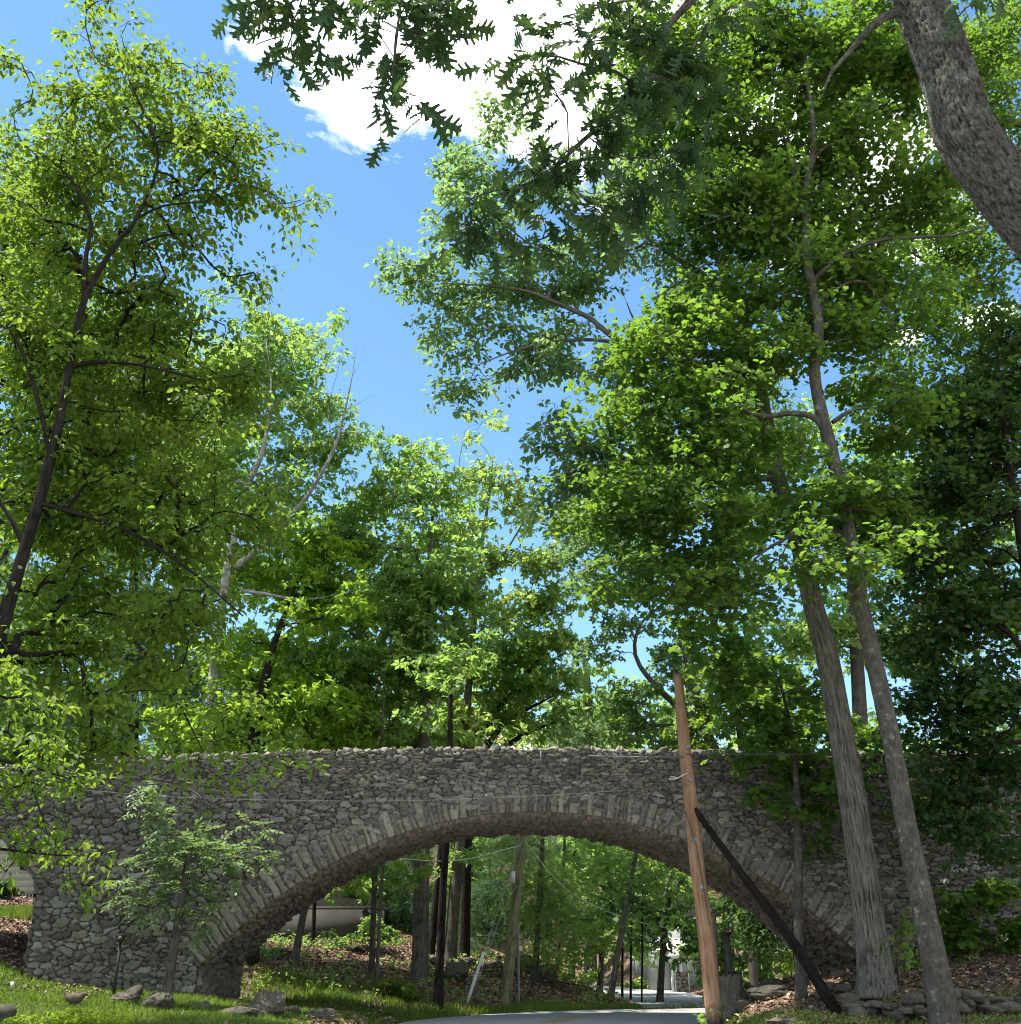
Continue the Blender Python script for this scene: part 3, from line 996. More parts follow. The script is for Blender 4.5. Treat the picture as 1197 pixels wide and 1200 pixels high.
LEAFN = [0]
DENS = 2.5
def tree(name, label, cat, Y, trunk, blobs, leaf, size, mat, bark, seed, limbs=(), lai=1.6, nl=22, L=0.6, group=None, base=None, depth=1.3,
         rough=0.0, sides=14, droop=0.25, hang=0.35, flat=0.45, tip=0.006, clump=0.5, tscale=1.0, grow=True, yo=0.0, step=0.1, zr=4.5, wblobs=(), rmin=0.0, width=0.4, expo=0.5, ground=True, bscale=1.0):
    """trunk and limbs traced where they stand; crown grown as twigs of leaves through the blobs (px,py,rx[,ry[,Y]])"""
    rg = np.random.default_rng(seed)
    lai, nl, L, size = lai*DENS, int(nl*1.5), L*1.12, size*1.08
    TP, TR = px_path(trunk, Y)
    if ground:
        g = float(gz(TP[0][0], TP[0][1])[0])
        if TP[0][2] > g-0.1:
            TP[0][2] = g-0.12
    loc = TP[0].copy() if base is None else np.array(base)
    o = root(name, label, cat, loc, group)
    sk = Skel()
    acc = Acc()
    P, r = resample(TP, TR, step if rough else 0.25)
    if ground:
        hgt = np.maximum(0, P[:, 2]-P[0, 2])
        r = r*(1+0.45*np.exp(-hgt/(0.9*TR[0]+0.15)))
    V, F, bk = tube(P, r, sides, rough, seed, True, bscale, zr)
    acc.add(V, F, bk=bk)
    P2, r2 = resample(TP, TR, 0.25)
    first = int(len(P2)*0.22)
    sk.add(P2, r2)
    for lb in limbs:
        LP, LR = px_path(lb, Y)
        P, r = resample(LP, LR, 0.12)
        V, F, bk = tube(P, r, 8, rough*0.5, seed+1)
        acc.add(V, F, bk=bk)
        P, r = resample(LP, LR, 0.25)
        sk.add(P, r)
    tg, tb = [], []
    area = TMPL[leaf][1]*size*size*0.83
    for b in blobs:
        px, py, rx = b[:3]
        ry = b[3] if len(b) > 3 and b[3] else rx
        by = b[4] if len(b) > 4 and b[4] else Y
        dn = b[5] if len(b) > 5 else 1.0
        by = by+(yo if not (len(b) > 4 and b[4]) else 0)
        c = at(px, py, by)
        k = mpp(c)
        ax, az = rx*k, ry*k
        ay = max(depth, 1.1*min(ax, az)) if depth > 0 else -depth*ax
        n = max(2, int(dn*lai*math.pi*ax*az/(nl*area)))
        nc = max(2, int(n/7))
        q = norm(rg.normal(size=(nc, 3)))*(rg.random(nc)**0.42)[:, None]
        cc = c+q*np.array([ax, ay, az])*0.92
        tcl = rg.uniform(0.0, 0.45, nc)*tscale
        w = rg.integers(0, nc, n)
        s = rg.normal(size=(n, 3))*np.array([clump, clump, clump*0.45])*min(1.0, ax/0.8+0.25)
        tg.append(cc[w]+s)
        tb.append(tcl[w])
    for (x_, y_, z_, rx_, rz_, ds_) in wblobs:
        n = max(2, int(ds_*lai*math.pi*rx_*rz_/(nl*area)))
        q = norm(rg.normal(size=(n, 3)))*(rg.random(n)**0.42)[:, None]
        tg.append(np.array([x_, y_, z_])+q*np.array([rx_, rx_, rz_])); tb.append(rg.uniform(0, .4, n))
    if tg:
        tg = np.vstack(tg); tb = np.concatenate(tb)
        if grow:
            ends = sk.grow(tg, rg, first=first)
            sk.tubes(acc, tip=tip, rmin=rmin, seed=seed, expo=expo)
        else:
            ends = tg-P2[np.argmin(np.linalg.norm(tg[:, None]-P2[None, ::4], axis=2), 1)*4 % len(P2)]
        D = norm(ends)+rg.normal(size=ends.shape)*0.45
        D[:, 2] *= 0.6
        Ls = L*rg.uniform(0.6, 1.25, len(tg))
        V, F, ti = spray_leaves(tg-norm(D)*Ls[:, None]*0.35, D, Ls, nl, leaf, size, rg, droop, hang, flat, tb, width)
        LEAFN[0] += len(tg)*nl
        # twig inside each spray
        if rmin == 0.0:
            pv = tg-norm(D)*Ls[:, None]*0.35
            for i in range(len(tg)):
                pp = pv[i]+norm(D[i])*np.array([[0], [0.5], [0.95]])*Ls[i]
                pp[:, 2] -= droop*Ls[i]*np.array([0, .25, .9])
                v_, f_, b_ = tube(pp, np.array([1, .7, .4])*tip*0.7, 3)
                acc.add(v_, f_, bk=b_)
        mk('crown', V, F, mat, o, False, {'tint': ('FLOAT', ti)})
    acc.build('trunk', bark, o, True)
    return o
# ------------------------------------------------------------------ plant materials
LM_LIME = leafmat('beech_leaf', (0.07, 0.128, 0.02), (0.118, 0.175, 0.028), (0.26, 0.38, 0.035), 0.49)
LM_YEL = leafmat('lime_leaf', (0.08, 0.15, 0.02), (0.125, 0.195, 0.028), (0.29, 0.42, 0.04), 0.5)
LM_MAPLE = leafmat('maple_leaf', (0.04, 0.09, 0.02), (0.076, 0.138, 0.027), (0.21, 0.36, 0.035), 0.49)
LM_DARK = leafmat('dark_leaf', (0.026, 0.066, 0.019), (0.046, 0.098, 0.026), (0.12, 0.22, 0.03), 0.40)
LM_OAK = leafmat('oak_leaf', (0.028, 0.062, 0.02), (0.05, 0.094, 0.028), (0.085, 0.155, 0.03), 0.36, 0.4)
LM_BLUE = leafmat('blue_green_leaf', (0.082, 0.152, 0.06), (0.13, 0.205, 0.085), (0.28, 0.43, 0.12), 0.48)
LM_FAR = leafmat('mid_green_leaf', (0.1, 0.18, 0.055), (0.155, 0.245, 0.078), (0.36, 0.54, 0.1), 0.52)
LM_FAR2 = leafmat('pale_green_leaf', (0.135, 0.205, 0.05), (0.19, 0.26, 0.068), (0.42, 0.56, 0.11), 0.52)
LM_HEM = leafmat('hemlock_needle', (.046,.105,.044), (.080,.150,.062), (.16,.30,.09), 0.35)
LM_ASH = leafmat('pale_ash_leaf', (0.12, 0.185, 0.075), (0.17, 0.235, 0.105), (0.26, 0.4, 0.1), 0.40, 0.4)
LM_SUNLIME = leafmat('sunlit_lime_leaf', (.115, .230, .024), (.175, .300, .034), (.42, .60, .05), 0.5)  # brighter copy of the lime leaf, sunlight put into its colour
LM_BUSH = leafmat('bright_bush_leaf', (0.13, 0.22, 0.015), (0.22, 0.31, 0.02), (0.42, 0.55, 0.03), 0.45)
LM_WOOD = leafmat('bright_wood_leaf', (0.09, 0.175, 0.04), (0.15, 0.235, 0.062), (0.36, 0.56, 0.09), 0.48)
BK_DARK = barkmat('dark_bark', (0.012, 0.010, 0.009), (0.038, 0.032, 0.028))
BK_GREY = barkmat('grey_bark', (0.045, 0.040, 0.034), (0.195, 0.180, 0.155), 40, 2.0, (0.16, 0.165, 0.14), 0.62, 0.04)
BK_SMOOTH = barkmat('smooth_maple_bark', (0.055, 0.049, 0.042), (0.120, 0.108, 0.092), 14, 9, (0.20, 0.20, 0.17), 0.60, 0.012, 0.35)
BK_PALE = barkmat('pale_mottled_bark', (0.11, 0.10, 0.088), (0.32, 0.31, 0.275), 9, 6, (0.40, 0.39, 0.35), 0.55, 0.01)
BK_OAK = barkmat('oak_bark', (0.026, 0.023, 0.020), (0.205, 0.188, 0.165), 55, 22, (0.20, 0.215, 0.185), 0.58, 0.05)
BK_MID = barkmat('mid_bark', (0.050, 0.043, 0.038), (0.120, 0.105, 0.092))

# ------------------------------------------------------------------ left side trees
tree('beech_tree', 'tall leaning tree with dark thin trunk and bright yellow-green leaves, in front of the bridge', 'tree', 13.0,
     [(-75, 1150, .13), (-45, 950, .115), (-15, 800, .10), (12, 700, .088), (42, 600, .074), (65, 515, .064), (82, 428, .054), (99, 352, .045), (132, 292, .036), (160, 255, .03), (185, 180, .02), (150, 90, .01)],
     [(122, 38, 22), (140, 70, 38), (200, 100, 40), (235, 105, 22), (90, 140, 30), (170, 160, 55), (250, 165, 42), (245, 215, 50), (305, 235, 32), (335, 262, 18), (235, 285, 30), (282, 305, 24), (130, 220, 55),
      (110, 160, 50), (60, 210, 50), (20, 110, 22), (160, 300, 60, 40), (60, 290, 60), (20, 350, 60), (110, 370, 60), (190, 370, 50), (250, 400, 40), (40, 430, 70), (140, 440, 60), (220, 455, 55), (285, 460, 30), (90, 510, 70), (20, 520, 50),
      (180, 530, 60), (260, 545, 50), (50, 600, 70), (140, 610, 60), (220, 630, 55), (290, 620, 40), (80, 690, 65), (170, 700, 55), (20, 720, 50), (60, 780, 60), (150, 780, 50), (240, 730, 40), (110, 850, 45, 30), (40, 850, 55)],
     'ovate', 0.105, LM_LIME, BK_DARK, 101,
     limbs=[[(80, 432, .035), (110, 424, .03), (165, 428, .02), (240, 446, .01)], [(28, 640, .04), (14, 610, .03), (-12, 570, .02)], [(58, 535, .035), (45, 470, .03), (20, 400, .022), (-8, 375, .012)],
            [(47, 590, .035), (105, 606, .028), (160, 627, .022), (222, 668, .016), (285, 722, .009)], [(98, 355, .04), (101, 300, .034), (106, 258, .028), (84, 212, .02), (60, 188, .012)],
            [(162, 255, .022), (192, 241, .018), (240, 236, .010)], [(170, 282, .02), (200, 275, .015), (222, 292, .008)]], lai=1.2, nl=22, L=0.58, rough=0.006, hang=0.5, flat=0.6, clump=0.32, yo=0.9, depth=1.1)
tree('beech_tree', 'leafy low tree at the far left whose drooping boughs hang over the bridge wall', 'tree', 11.0,
     [(-190, 1235, .12), (-160, 1000, .10), (-110, 850, .07), (-60, 790, .04), (-10, 800, .02)],
     [(15, 830, 45), (70, 870, 45, 25), (30, 905, 45, 30), (85, 905, 25, 14), (45, 950, 22, 18), (58, 985, 14, 14), (25, 985, 40, 20), (70, 1005, 45, 16), (115, 1002, 22, 14), (10, 1012, 24, 14), (-30, 900, 60), (-20, 780, 60)],
     'ovate', 0.085, LM_LIME, BK_DARK, 102, limbs=[[(-110, 850, .04), (-40, 880, .025), (40, 900, .012), (80, 912, .006)], [(-150, 960, .04), (-60, 985, .022), (40, 1000, .010), (110, 1004, .005)], [(20, 895, .012), (40, 930, .008), (58, 985, .004)]],
     lai=0.62, nl=18, L=0.45, hang=0.55, depth=0.6, clump=0.24)
tree('maple_tree', 'sunlit lime-green tree filling the gap behind the dark-trunked leaning tree', 'tree', 19.0,
     [(-60, 1090, .2), (-40, 800, .17), (-20, 500, .12), (0, 330, .06), (10, 250, .03)],
     [(10, 190, 45), (30, 270, 60), (60, 330, 70), (20, 400, 70), (110, 420, 70), (180, 380, 55), (60, 480, 80), (150, 500, 70), (30, 580, 70), (120, 590, 70), (210, 480, 55), (60, 670, 60), (-30, 300, 60), (-30, 500, 60), (236, 830, 28, 22, 18.2), (228, 880, 20, 16, 18.2), (235, 905, 18, 12, 18.2), (262, 860, 26, 18, 18.2), (275, 825, 28, 20, 18.2), (210, 845, 24, 20, 18.2), (305, 880, 14, 10, 18.2), (345, 893, 12, 8, 18.2), (180, 790, 30, 24, 18.4)],
     'ovate', 0.125, LM_YEL, BK_DARK, 103, lai=1.1, nl=22, L=0.8, depth=1.2, clump=0.45, limbs=[[(-25, 600, .07), (50, 640, .055, 18.8), (130, 720, .04, 18.6), (195, 800, .022, 18.4), (238, 880, .008, 18.2)]])
tree('sycamore_tree', 'tree with pale mottled trunk and a bare dead limb reaching into the sky', 'tree', 30.2,
     [(240, 1120, 0.180), (243, 900, 0.165), (252, 775, 0.143), (266, 670, 0.124), (275, 628, 0.112), (292, 566, 0.090), (308, 528, 0.075), (318, 460, 0.030), (312, 400, 0.015)],
     [(290, 380, 38), (330, 400, 38), (365, 395, 25), (310, 440, 50), (365, 450, 38), (395, 500, 30), (425, 525, 25), (345, 510, 42), (290, 500, 45), (385, 540, 22), (320, 570, 40), (260, 440, 45), (250, 560, 45), (300, 640, 38), (245, 640, 40)],
     'clump', 0.17, LM_FAR, BK_PALE, 104, yo=1.4,
     limbs=[[(275, 665, .10), (321, 627, .08), (345, 600, .072), (367, 571, .065), (392, 525, .055), (404, 483, .035), (412, 445, .018), (418, 408, .005)], [(392, 525, .02), (385, 480, .013), (398, 425, .006), (394, 402, .004)], [(404, 483, .012), (425, 470, .006), (440, 462, .003)],
            [(400, 500, .01), (378, 470, .008), (366, 440, .004)], [(283, 692, .065), (315, 697, .055), (346, 702, .045), (380, 700, .018), (410, 689, .006)], [(372, 560, .014), (362, 530, .01), (352, 505, .005)], [(414, 440, .006), (424, 420, .004), (428, 405, .003)]],
     flat=0.9, lai=1.3, nl=16, L=0.9, depth=1.6, clump=0.5)
tree('maple_tree', 'bright lime maple with dark trunk just behind the bridge parapet', 'tree', 31.0,
     [(296, 1095, .22), (297, 900, .2), (302, 840, .16), (320, 760, .1), (345, 690, .05)],
     [(360, 640, 34), (385, 665, 28), (345, 690, 40), (395, 720, 40), (330, 745, 40), (375, 770, 45), (425, 790, 30), (400, 830, 38), (345, 825, 40), (300, 800, 45), (425, 850, 18), (270, 850, 40), (255, 790, 40), (330, 865, 28, 16), (310, 650, 30), (220, 860, 30)],
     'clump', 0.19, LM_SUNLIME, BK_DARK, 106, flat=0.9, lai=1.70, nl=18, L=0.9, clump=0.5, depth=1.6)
tree('hemlock_tree', 'dark drooping evergreen standing behind the left end of the bridge', 'tree', 33.0,
     [(150, 1080, .3), (152, 880, .26), (155, 760, .2), (158, 640, .1), (160, 560, .03)],
     [(158, 580, 25, 30), (155, 640, 40, 35), (130, 690, 45, 30), (185, 700, 45, 30), (110, 745, 45, 30), (160, 760, 60, 30), (210, 770, 45, 30), (95, 810, 50, 30), (160, 820, 60, 30), (225, 830, 45, 28), (120, 865, 60, 24), (200, 872, 60, 20)],
     'needle', 0.34, LM_HEM, BK_DARK, 107, lai=1.3, nl=22, L=1.1, hang=0.8, flat=0.4, clump=0.4, droop=0.5, depth=1.5)
tree('hemlock_tree', 'dark evergreen at the far left edge behind the side arch', 'tree', 34.0,
     [(-75, 1060, .3), (-60, 880, .26), (-30, 760, .2), (10, 640, .1), (24, 560, .03)],
     [(28, 600, 30, 35), (30, 680, 50, 35), (20, 750, 60, 35), (60, 800, 60, 30), (0, 820, 60, 30), (60, 860, 60, 30), (10, 880, 60, 30)],
     'needle', 0.34, LM_HEM, BK_DARK, 108, lai=1.3, nl=22, L=1.1, hang=0.8, flat=0.4, clump=0.4, droop=0.5, depth=1.5)
tree('ash_tree', 'broad mid-green tree crown far behind the left half of the bridge', 'tree', 44.0,
     [(215, 1060, .35), (215, 880, .3), (210, 700, .2), (215, 560, .08)],
     [(215, 470, 50), (260, 520, 55), (170, 530, 60), (220, 590, 70), (290, 600, 50), (150, 620, 60), (240, 680, 70), (310, 690, 45), (90, 650, 60), (180, 760, 70), (280, 770, 60), (60, 740, 60), (230, 850, 70), (330, 850, 50), (120, 850, 60), (30, 820, 60), (10, 640, 60)],
     'clump', 0.30, LM_FAR, BK_MID, 109, flat=0.9, lai=1.30, nl=18, L=1.3, clump=0.8, depth=2.5, rmin=0.012)

# ------------------------------------------------------------------ trees behind the middle of the bridge
tree('oak_tree', 'large blue-green tree with straight pale trunk behind the bridge centre', 'tree', 32.5,
     [(492, 1153, .24), (495, 1000, .225), (498, 880, .2), (500, 780, .17), (503, 690, .12), (507, 610, .06), (512, 560, .03)],
     [(480, 555, 30, 20), (515, 550, 32, 18), (545, 570, 24), (455, 585, 30), (500, 600, 48), (405, 600, 34), (440, 640, 45), (390, 650, 40), (520, 660, 48), (470, 700, 50), (410, 705, 45), (530, 730, 45), (460, 770, 50), (400, 760, 40), (520, 800, 45), (460, 840, 45), (410, 830, 35), (500, 865, 40, 16), (440, 872, 35, 12)],
     'clump', 0.20, LM_FAR, BK_GREY, 110, flat=0.9, lai=1.9, nl=18, L=0.95, clump=0.5, depth=1.8, rough=0.012)
tree('ash_tree', 'slim pale yellow-green tree with grey trunk behind the bridge centre', 'tree', 36.0,
     [(527, 1118, .2), (534, 1040, .2), (541, 960, .18), (546, 850, .15), (553, 760, .12), (562, 660, .09), (572, 590, .05), (578, 540, .02)],
     [(572, 515, 22, 16), (560, 560, 30), (600, 580, 32), (635, 600, 22), (540, 605, 30), (580, 630, 38), (620, 650, 34), (545, 670, 34), (590, 695, 40), (555, 745, 42), (605, 765, 34), (500, 770, 34), (470, 790, 34, 20), (540, 810, 42), (580, 835, 30), (505, 850, 36, 18), (640, 670, 20)],
     'clump', 0.20, LM_FAR2, BK_GREY, 111, limbs=[[(560, 680, .06), (590, 650, .04), (620, 600, .02), (640, 560, .008)], [(566, 640, .05), (545, 600, .03), (538, 550, .015), (545, 505, .006)]], flat=0.9, lai=1.15, nl=16, L=0.85, clump=0.42, depth=1.6)
tree('maple_tree', 'round dark green tree with several leaning stems behind the middle of the parapet', 'tree', 37.0,
     [(545, 1080, .17), (552, 900, .16), (572, 850, .14), (600, 810, .11), (630, 775, .07), (650, 740, .03)],
     [(640, 735, 32), (660, 765, 28), (610, 760, 36), (650, 790, 36), (675, 800, 18), (620, 815, 40), (590, 800, 30), (660, 840, 26), (630, 855, 34, 18), (590, 845, 24, 16), (640, 705, 20)],
     'clump', 0.19, LM_FAR, BK_DARK, 112, limbs=[[(552, 905, .12), (585, 855, .1), (612, 835, .07), (650, 815, .03)], [(550, 915, .12), (600, 870, .09), (640, 850, .05), (670, 845, .02)], [(548, 930, .1), (560, 850, .08), (578, 800, .05), (590, 770, .02)]],
     flat=0.9, lai=1.45, nl=18, L=0.9, clump=0.45, depth=1.6)
tree('oak_tree', 'gnarled oak with a crooked bare limb behind the parapet beside the broken pole', 'tree', 33.0,
     [(850, 1090, 0.156), (846, 910, 0.144), (815, 850, 0.120), (775, 810, 0.096), (750, 780, 0.072), (744, 755, 0.060), (756, 725, 0.042), (795, 697, 0.018)],
     [(700, 640, 34), (735, 630, 34), (690, 680, 30), (730, 685, 30), (775, 660, 36), (815, 690, 36), (720, 735, 30), (705, 765, 22), (785, 745, 34), (735, 820, 34, 26), (700, 850, 34, 24), (770, 850, 44, 28), (820, 800, 40), (825, 850, 34), (690, 870, 26, 12), (750, 875, 40, 12), (670, 640, 26)],
     'clump', 0.18, LM_BLUE, BK_GREY, 113, limbs=[[(835, 870, .12), (810, 800, .09), (800, 760, .06), (780, 735, .03)], [(815, 852, .08), (760, 850, .05), (700, 848, .02)]], flat=0.9, lai=1.30, nl=18, L=0.85, clump=0.42, depth=1.5)
tree('maple_tree', 'yellow-green young tree peeking over the parapet right of the broken pole', 'tree', 31.5,
     [(880, 1120, .13), (872, 900, .12), (860, 830, .07), (850, 790, .03)],
     [(815, 850, 22), (850, 835, 34), (835, 790, 30), (880, 860, 36, 24), (815, 878, 26, 12), (870, 800, 30), (920, 850, 34), (960, 830, 34), (905, 800, 34), (1010, 850, 34), (1020, 900, 26)],
     'clump', 0.19, LM_YEL, BK_MID, 114, flat=0.9, lai=1.20, nl=16, L=0.8, clump=0.42, depth=1.3)
tree('ash_tree', 'tall far tree behind the right half of the bridge, sky showing through it', 'tree', 45.0,
     [(1010, 1080, .4), (1010, 880, .34), (1000, 700, .25), (990, 560, .1)],
     [(700, 580, 45), (760, 560, 60), (850, 540, 60), (940, 520, 60), (1030, 560, 60), (900, 640, 60), (1000, 680, 60), (1100, 640, 70), (860, 740, 50), (960, 770, 50), (1080, 760, 60), (1160, 700, 60), (1150, 850, 60), (930, 850, 40), (760, 470, 40), (860, 440, 50)],
     'clump', 0.30, LM_FAR, BK_MID, 115, flat=0.9, lai=1.7, nl=18, L=1.3, clump=0.8, depth=2.5, rmin=0.012)

tree('tulip_tree', 'pale hazy tree filling the gap low above the parapet left of its middle', 'tree', 50.0,
     [(430, 1070, .35), (430, 880, .3), (428, 740, .2), (425, 660, .08)],
     [(420, 650, 40), (380, 700, 50), (450, 720, 50), (400, 780, 60), (470, 800, 50), (350, 790, 50), (520, 830, 50), (430, 860, 60, 30), (370, 860, 50, 30), (560, 870, 40, 24), (500, 700, 40)],
     'clump', 0.30, LM_FAR2, BK_MID, 116, flat=0.9, lai=1.2, nl=18, L=1.2, clump=0.7, depth=2.2, rmin=0.012)
tree('tulip_tree', 'pale hazy tree far behind the parapet right of its middle', 'tree', 52.0,
     [(690, 1070, .3), (690, 880, .27), (688, 800, .2), (684, 770, .08)],
     [(690, 800, 34), (650, 820, 34), (720, 840, 40), (670, 860, 44, 26), (750, 860, 44, 24), (615, 780, 30), (780, 820, 34), (630, 860, 20, 14)],
     'clump', 0.30, LM_FAR, BK_MID, 117, flat=0.9, lai=1.1, nl=18, L=1.2, clump=0.7, depth=2.2, rmin=0.012)

# ------------------------------------------------------------------ right side trees
tree('oak_tree', 'large oak with deeply furrowed grey trunk standing on the low stone wall', 'tree', 21.5,
     [(1030, 1170, 0.295), (1017, 1060, 0.275), (1003, 960, 0.258), (988, 870, 0.246), (970, 770, 0.230), (955, 715, 0.217), (935, 630, 0.197), (912, 560, 0.180), (895, 480, 0.164), (885, 420, 0.139), (862, 350, 0.107), (830, 280, 0.074), (790, 220, 0.041)],
     [(550, 160, 26), (600, 155, 30), (535, 195, 26), (580, 205, 36), (520, 225, 16), (640, 200, 36), (545, 270, 36), (500, 320, 34), (475, 330, 20), (540, 340, 36), (600, 330, 40), (520, 375, 24), (570, 400, 40), (545, 440, 26), (535, 470, 18), (620, 410, 40), (650, 340, 40), (660, 420, 34), (600, 280, 34),
      (700, 300, 50), (680, 370, 40), (720, 420, 40), (650, 520, 34), (690, 500, 40), (640, 570, 26), (690, 560, 40), (740, 240, 50), (680, 620, 36), (720, 560, 36), (810, 330, 60), (760, 160, 60), (880, 250, 70)],
     'ovate', 0.16, LM_BLUE, BK_GREY, 120,
     limbs=[[(885, 420, .11), (840, 415, .10), (790, 412, .085), (742, 405, .075), (715, 392, .066), (690, 372, .06), (655, 356, .05), (620, 342, .04), (575, 335, .025), (525, 332, .01)], [(735, 403, .05), (690, 398, .042), (640, 402, .032), (600, 412, .022), (560, 428, .01)],
            [(745, 405, .045), (750, 385, .035), (742, 372, .025), (735, 355, .012)], [(862, 350, .09), (790, 300, .06), (700, 240, .035), (620, 190, .015)], [(912, 560, .09), (820, 560, .06), (740, 540, .04), (680, 520, .02), (655, 490, .008)]],
     lai=1.15, nl=18, L=0.66, rough=0.03, sides=170, step=.05, clump=0.30, depth=1.3, bscale=1.5, zr=2.2, yo=0.5)
tree('maple_tree', 'tall maple with smooth grey trunk leaning left at the right roadside', 'tree', 19.3,
     [(1112, 1225, 0.232), (1100, 1150, 0.219), (1082, 1060, 0.202), (1066, 985, 0.185), (1051, 900, 0.172), (1035, 820, 0.163), (1012, 720, 0.155), (1003, 670, 0.150), (990, 600, 0.142), (975, 530, 0.133), (960, 470, 0.125), (955, 430, 0.116), (960, 380, 0.107), (952, 335, 0.099), (944, 290, 0.090), (946, 215, 0.077), (954, 160, 0.065), (945, 80, 0.047), (940, 0, 0.034), (940, -80, 0.017)],
     [(760, 430, 40), (800, 410, 40), (730, 480, 36), (780, 490, 45), (740, 560, 36), (830, 470, 45), (800, 560, 50), (860, 530, 50), (720, 620, 34), (770, 620, 45), (840, 610, 50), (740, 670, 34), (810, 680, 45), (870, 690, 45), (860, 420, 50), (925, 440, 28), (900, 350, 60), (830, 350, 50), (980, 400, 50),
      (960, 280, 60), (880, 260, 60), (1040, 330, 60), (820, 240, 60), (900, 160, 70), (990, 190, 60), (1060, 230, 60), (830, 130, 70), (950, 80, 70), (1030, 110, 60), (870, 40, 70), (780, 60, 60), (1010, 20, 60), (960, 600, 50), (1040, 480, 50), (1030, 580, 45), (990, 590, 34, 24, 18.4), (1010, 640, 40, 24, 18.4), (960, 650, 40, 30, 18.4)],
     'maple', 0.120, LM_MAPLE, BK_SMOOTH, 121,
     limbs=[[(972, 520, .075), (958, 492, .07), (930, 484, .062), (900, 488, .055), (880, 484, .05), (862, 474, .04), (830, 482, .028), (790, 500, .012)], [(976, 495, .05), (1000, 480, .04), (1030, 478, .025)], [(880, 484, .025), (866, 460, .018), (850, 440, .008)],
            [(952, 330, .055), (985, 300, .05), (1030, 282, .042), (1075, 278, .035), (1120, 275, .025), (1165, 262, .012)], [(945, 250, .05), (955, 185, .042), (990, 165, .034), (1030, 158, .02)], [(935, 255, .04), (930, 200, .035), (922, 140, .02)], [(995, 625, .05), (950, 620, .04), (905, 640, .03), (880, 660, .012)],
            [(945, 300, .04), (900, 260, .03), (860, 252, .022), (800, 275, .01)], [(960, 350, .035), (1010, 330, .03), (1050, 380, .02)]],
     lai=1.35, nl=16, L=0.7, rough=0.010, sides=64, step=.06, clump=0.40, depth=1.2, hang=0.45, flat=0.42, yo=0.7)
tree('maple_tree', 'dense dark maple at the right edge shading the stone wall', 'tree', 20.6,
     [(1260, 1150, .2), (1245, 950, .18), (1225, 800, .15), (1200, 650, .11), (1180, 520, .06), (1170, 420, .03)],
     [(1150, 470, 45), (1100, 500, 45), (1175, 540, 45), (1120, 560, 50), (1070, 590, 42), (1020, 600, 36), (1150, 630, 55), (1090, 660, 45), (1180, 700, 45), (1120, 730, 50), (1160, 800, 50), (1100, 810, 40), (1180, 870, 45), (1120, 880, 42), (1150, 930, 42, 30), (1180, 980, 30), (1100, 940, 26), (1080, 750, 34), (1130, 960, 26), (1170, 400, 40), (1190, 460, 40)],
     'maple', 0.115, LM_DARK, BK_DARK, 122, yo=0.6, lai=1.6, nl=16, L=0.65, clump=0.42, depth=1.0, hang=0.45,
     limbs=[[(1225, 800, .07), (1180, 740, .05), (1130, 720, .03)], [(1235, 880, .06), (1190, 870, .04), (1140, 890, .02)]])
tree('oak_tree', 'tree filling the upper right corner, its leaves bright against white sky', 'tree', 24.0,
     [(1330, 1080, .35), (1310, 700, .3), (1270, 400, .2), (1220, 250, .1)],
     [(1150, 60, 60), (1190, 130, 50), (1130, 170, 50), (1190, 220, 50), (1110, 280, 60), (1170, 330, 40), (1090, 380, 60), (1180, 420, 34), (1130, 440, 50), (1060, 60, 60), (1050, 450, 50), (1190, 20, 50), (1000, 330, 60)],
     'ovate', 0.16, LM_MAPLE, BK_MID, 123, lai=1.35, nl=20, L=0.9, clump=0.5, depth=1.8, limbs=[[(1290, 480, .1), (1200, 430, .07), (1130, 420, .05), (1090, 390, .03)]])
tree('maple_sapling', 'young maple with thin straight bare trunk in front of the right arch flank', 'sapling', 23.0,
     [(938, 1158, .11), (936, 1080, .095), (936, 1000, .085), (935, 940, .075), (928, 860, .055), (915, 800, .03)],
     [(890, 840, 30), (930, 830, 36), (880, 880, 26), (925, 880, 36), (960, 870, 34), (905, 915, 26), (945, 920, 30), (965, 915, 26), (970, 955, 16), (935, 950, 16), (1010, 880, 26), (1030, 880, 20), (860, 800, 30), (900, 780, 34), (845, 760, 30), (800, 740, 26), (975, 980, 12)],
     'maple', 0.17, LM_MAPLE, BK_SMOOTH, 124, lai=1.1, nl=14, L=0.6, clump=0.35, depth=0.9)
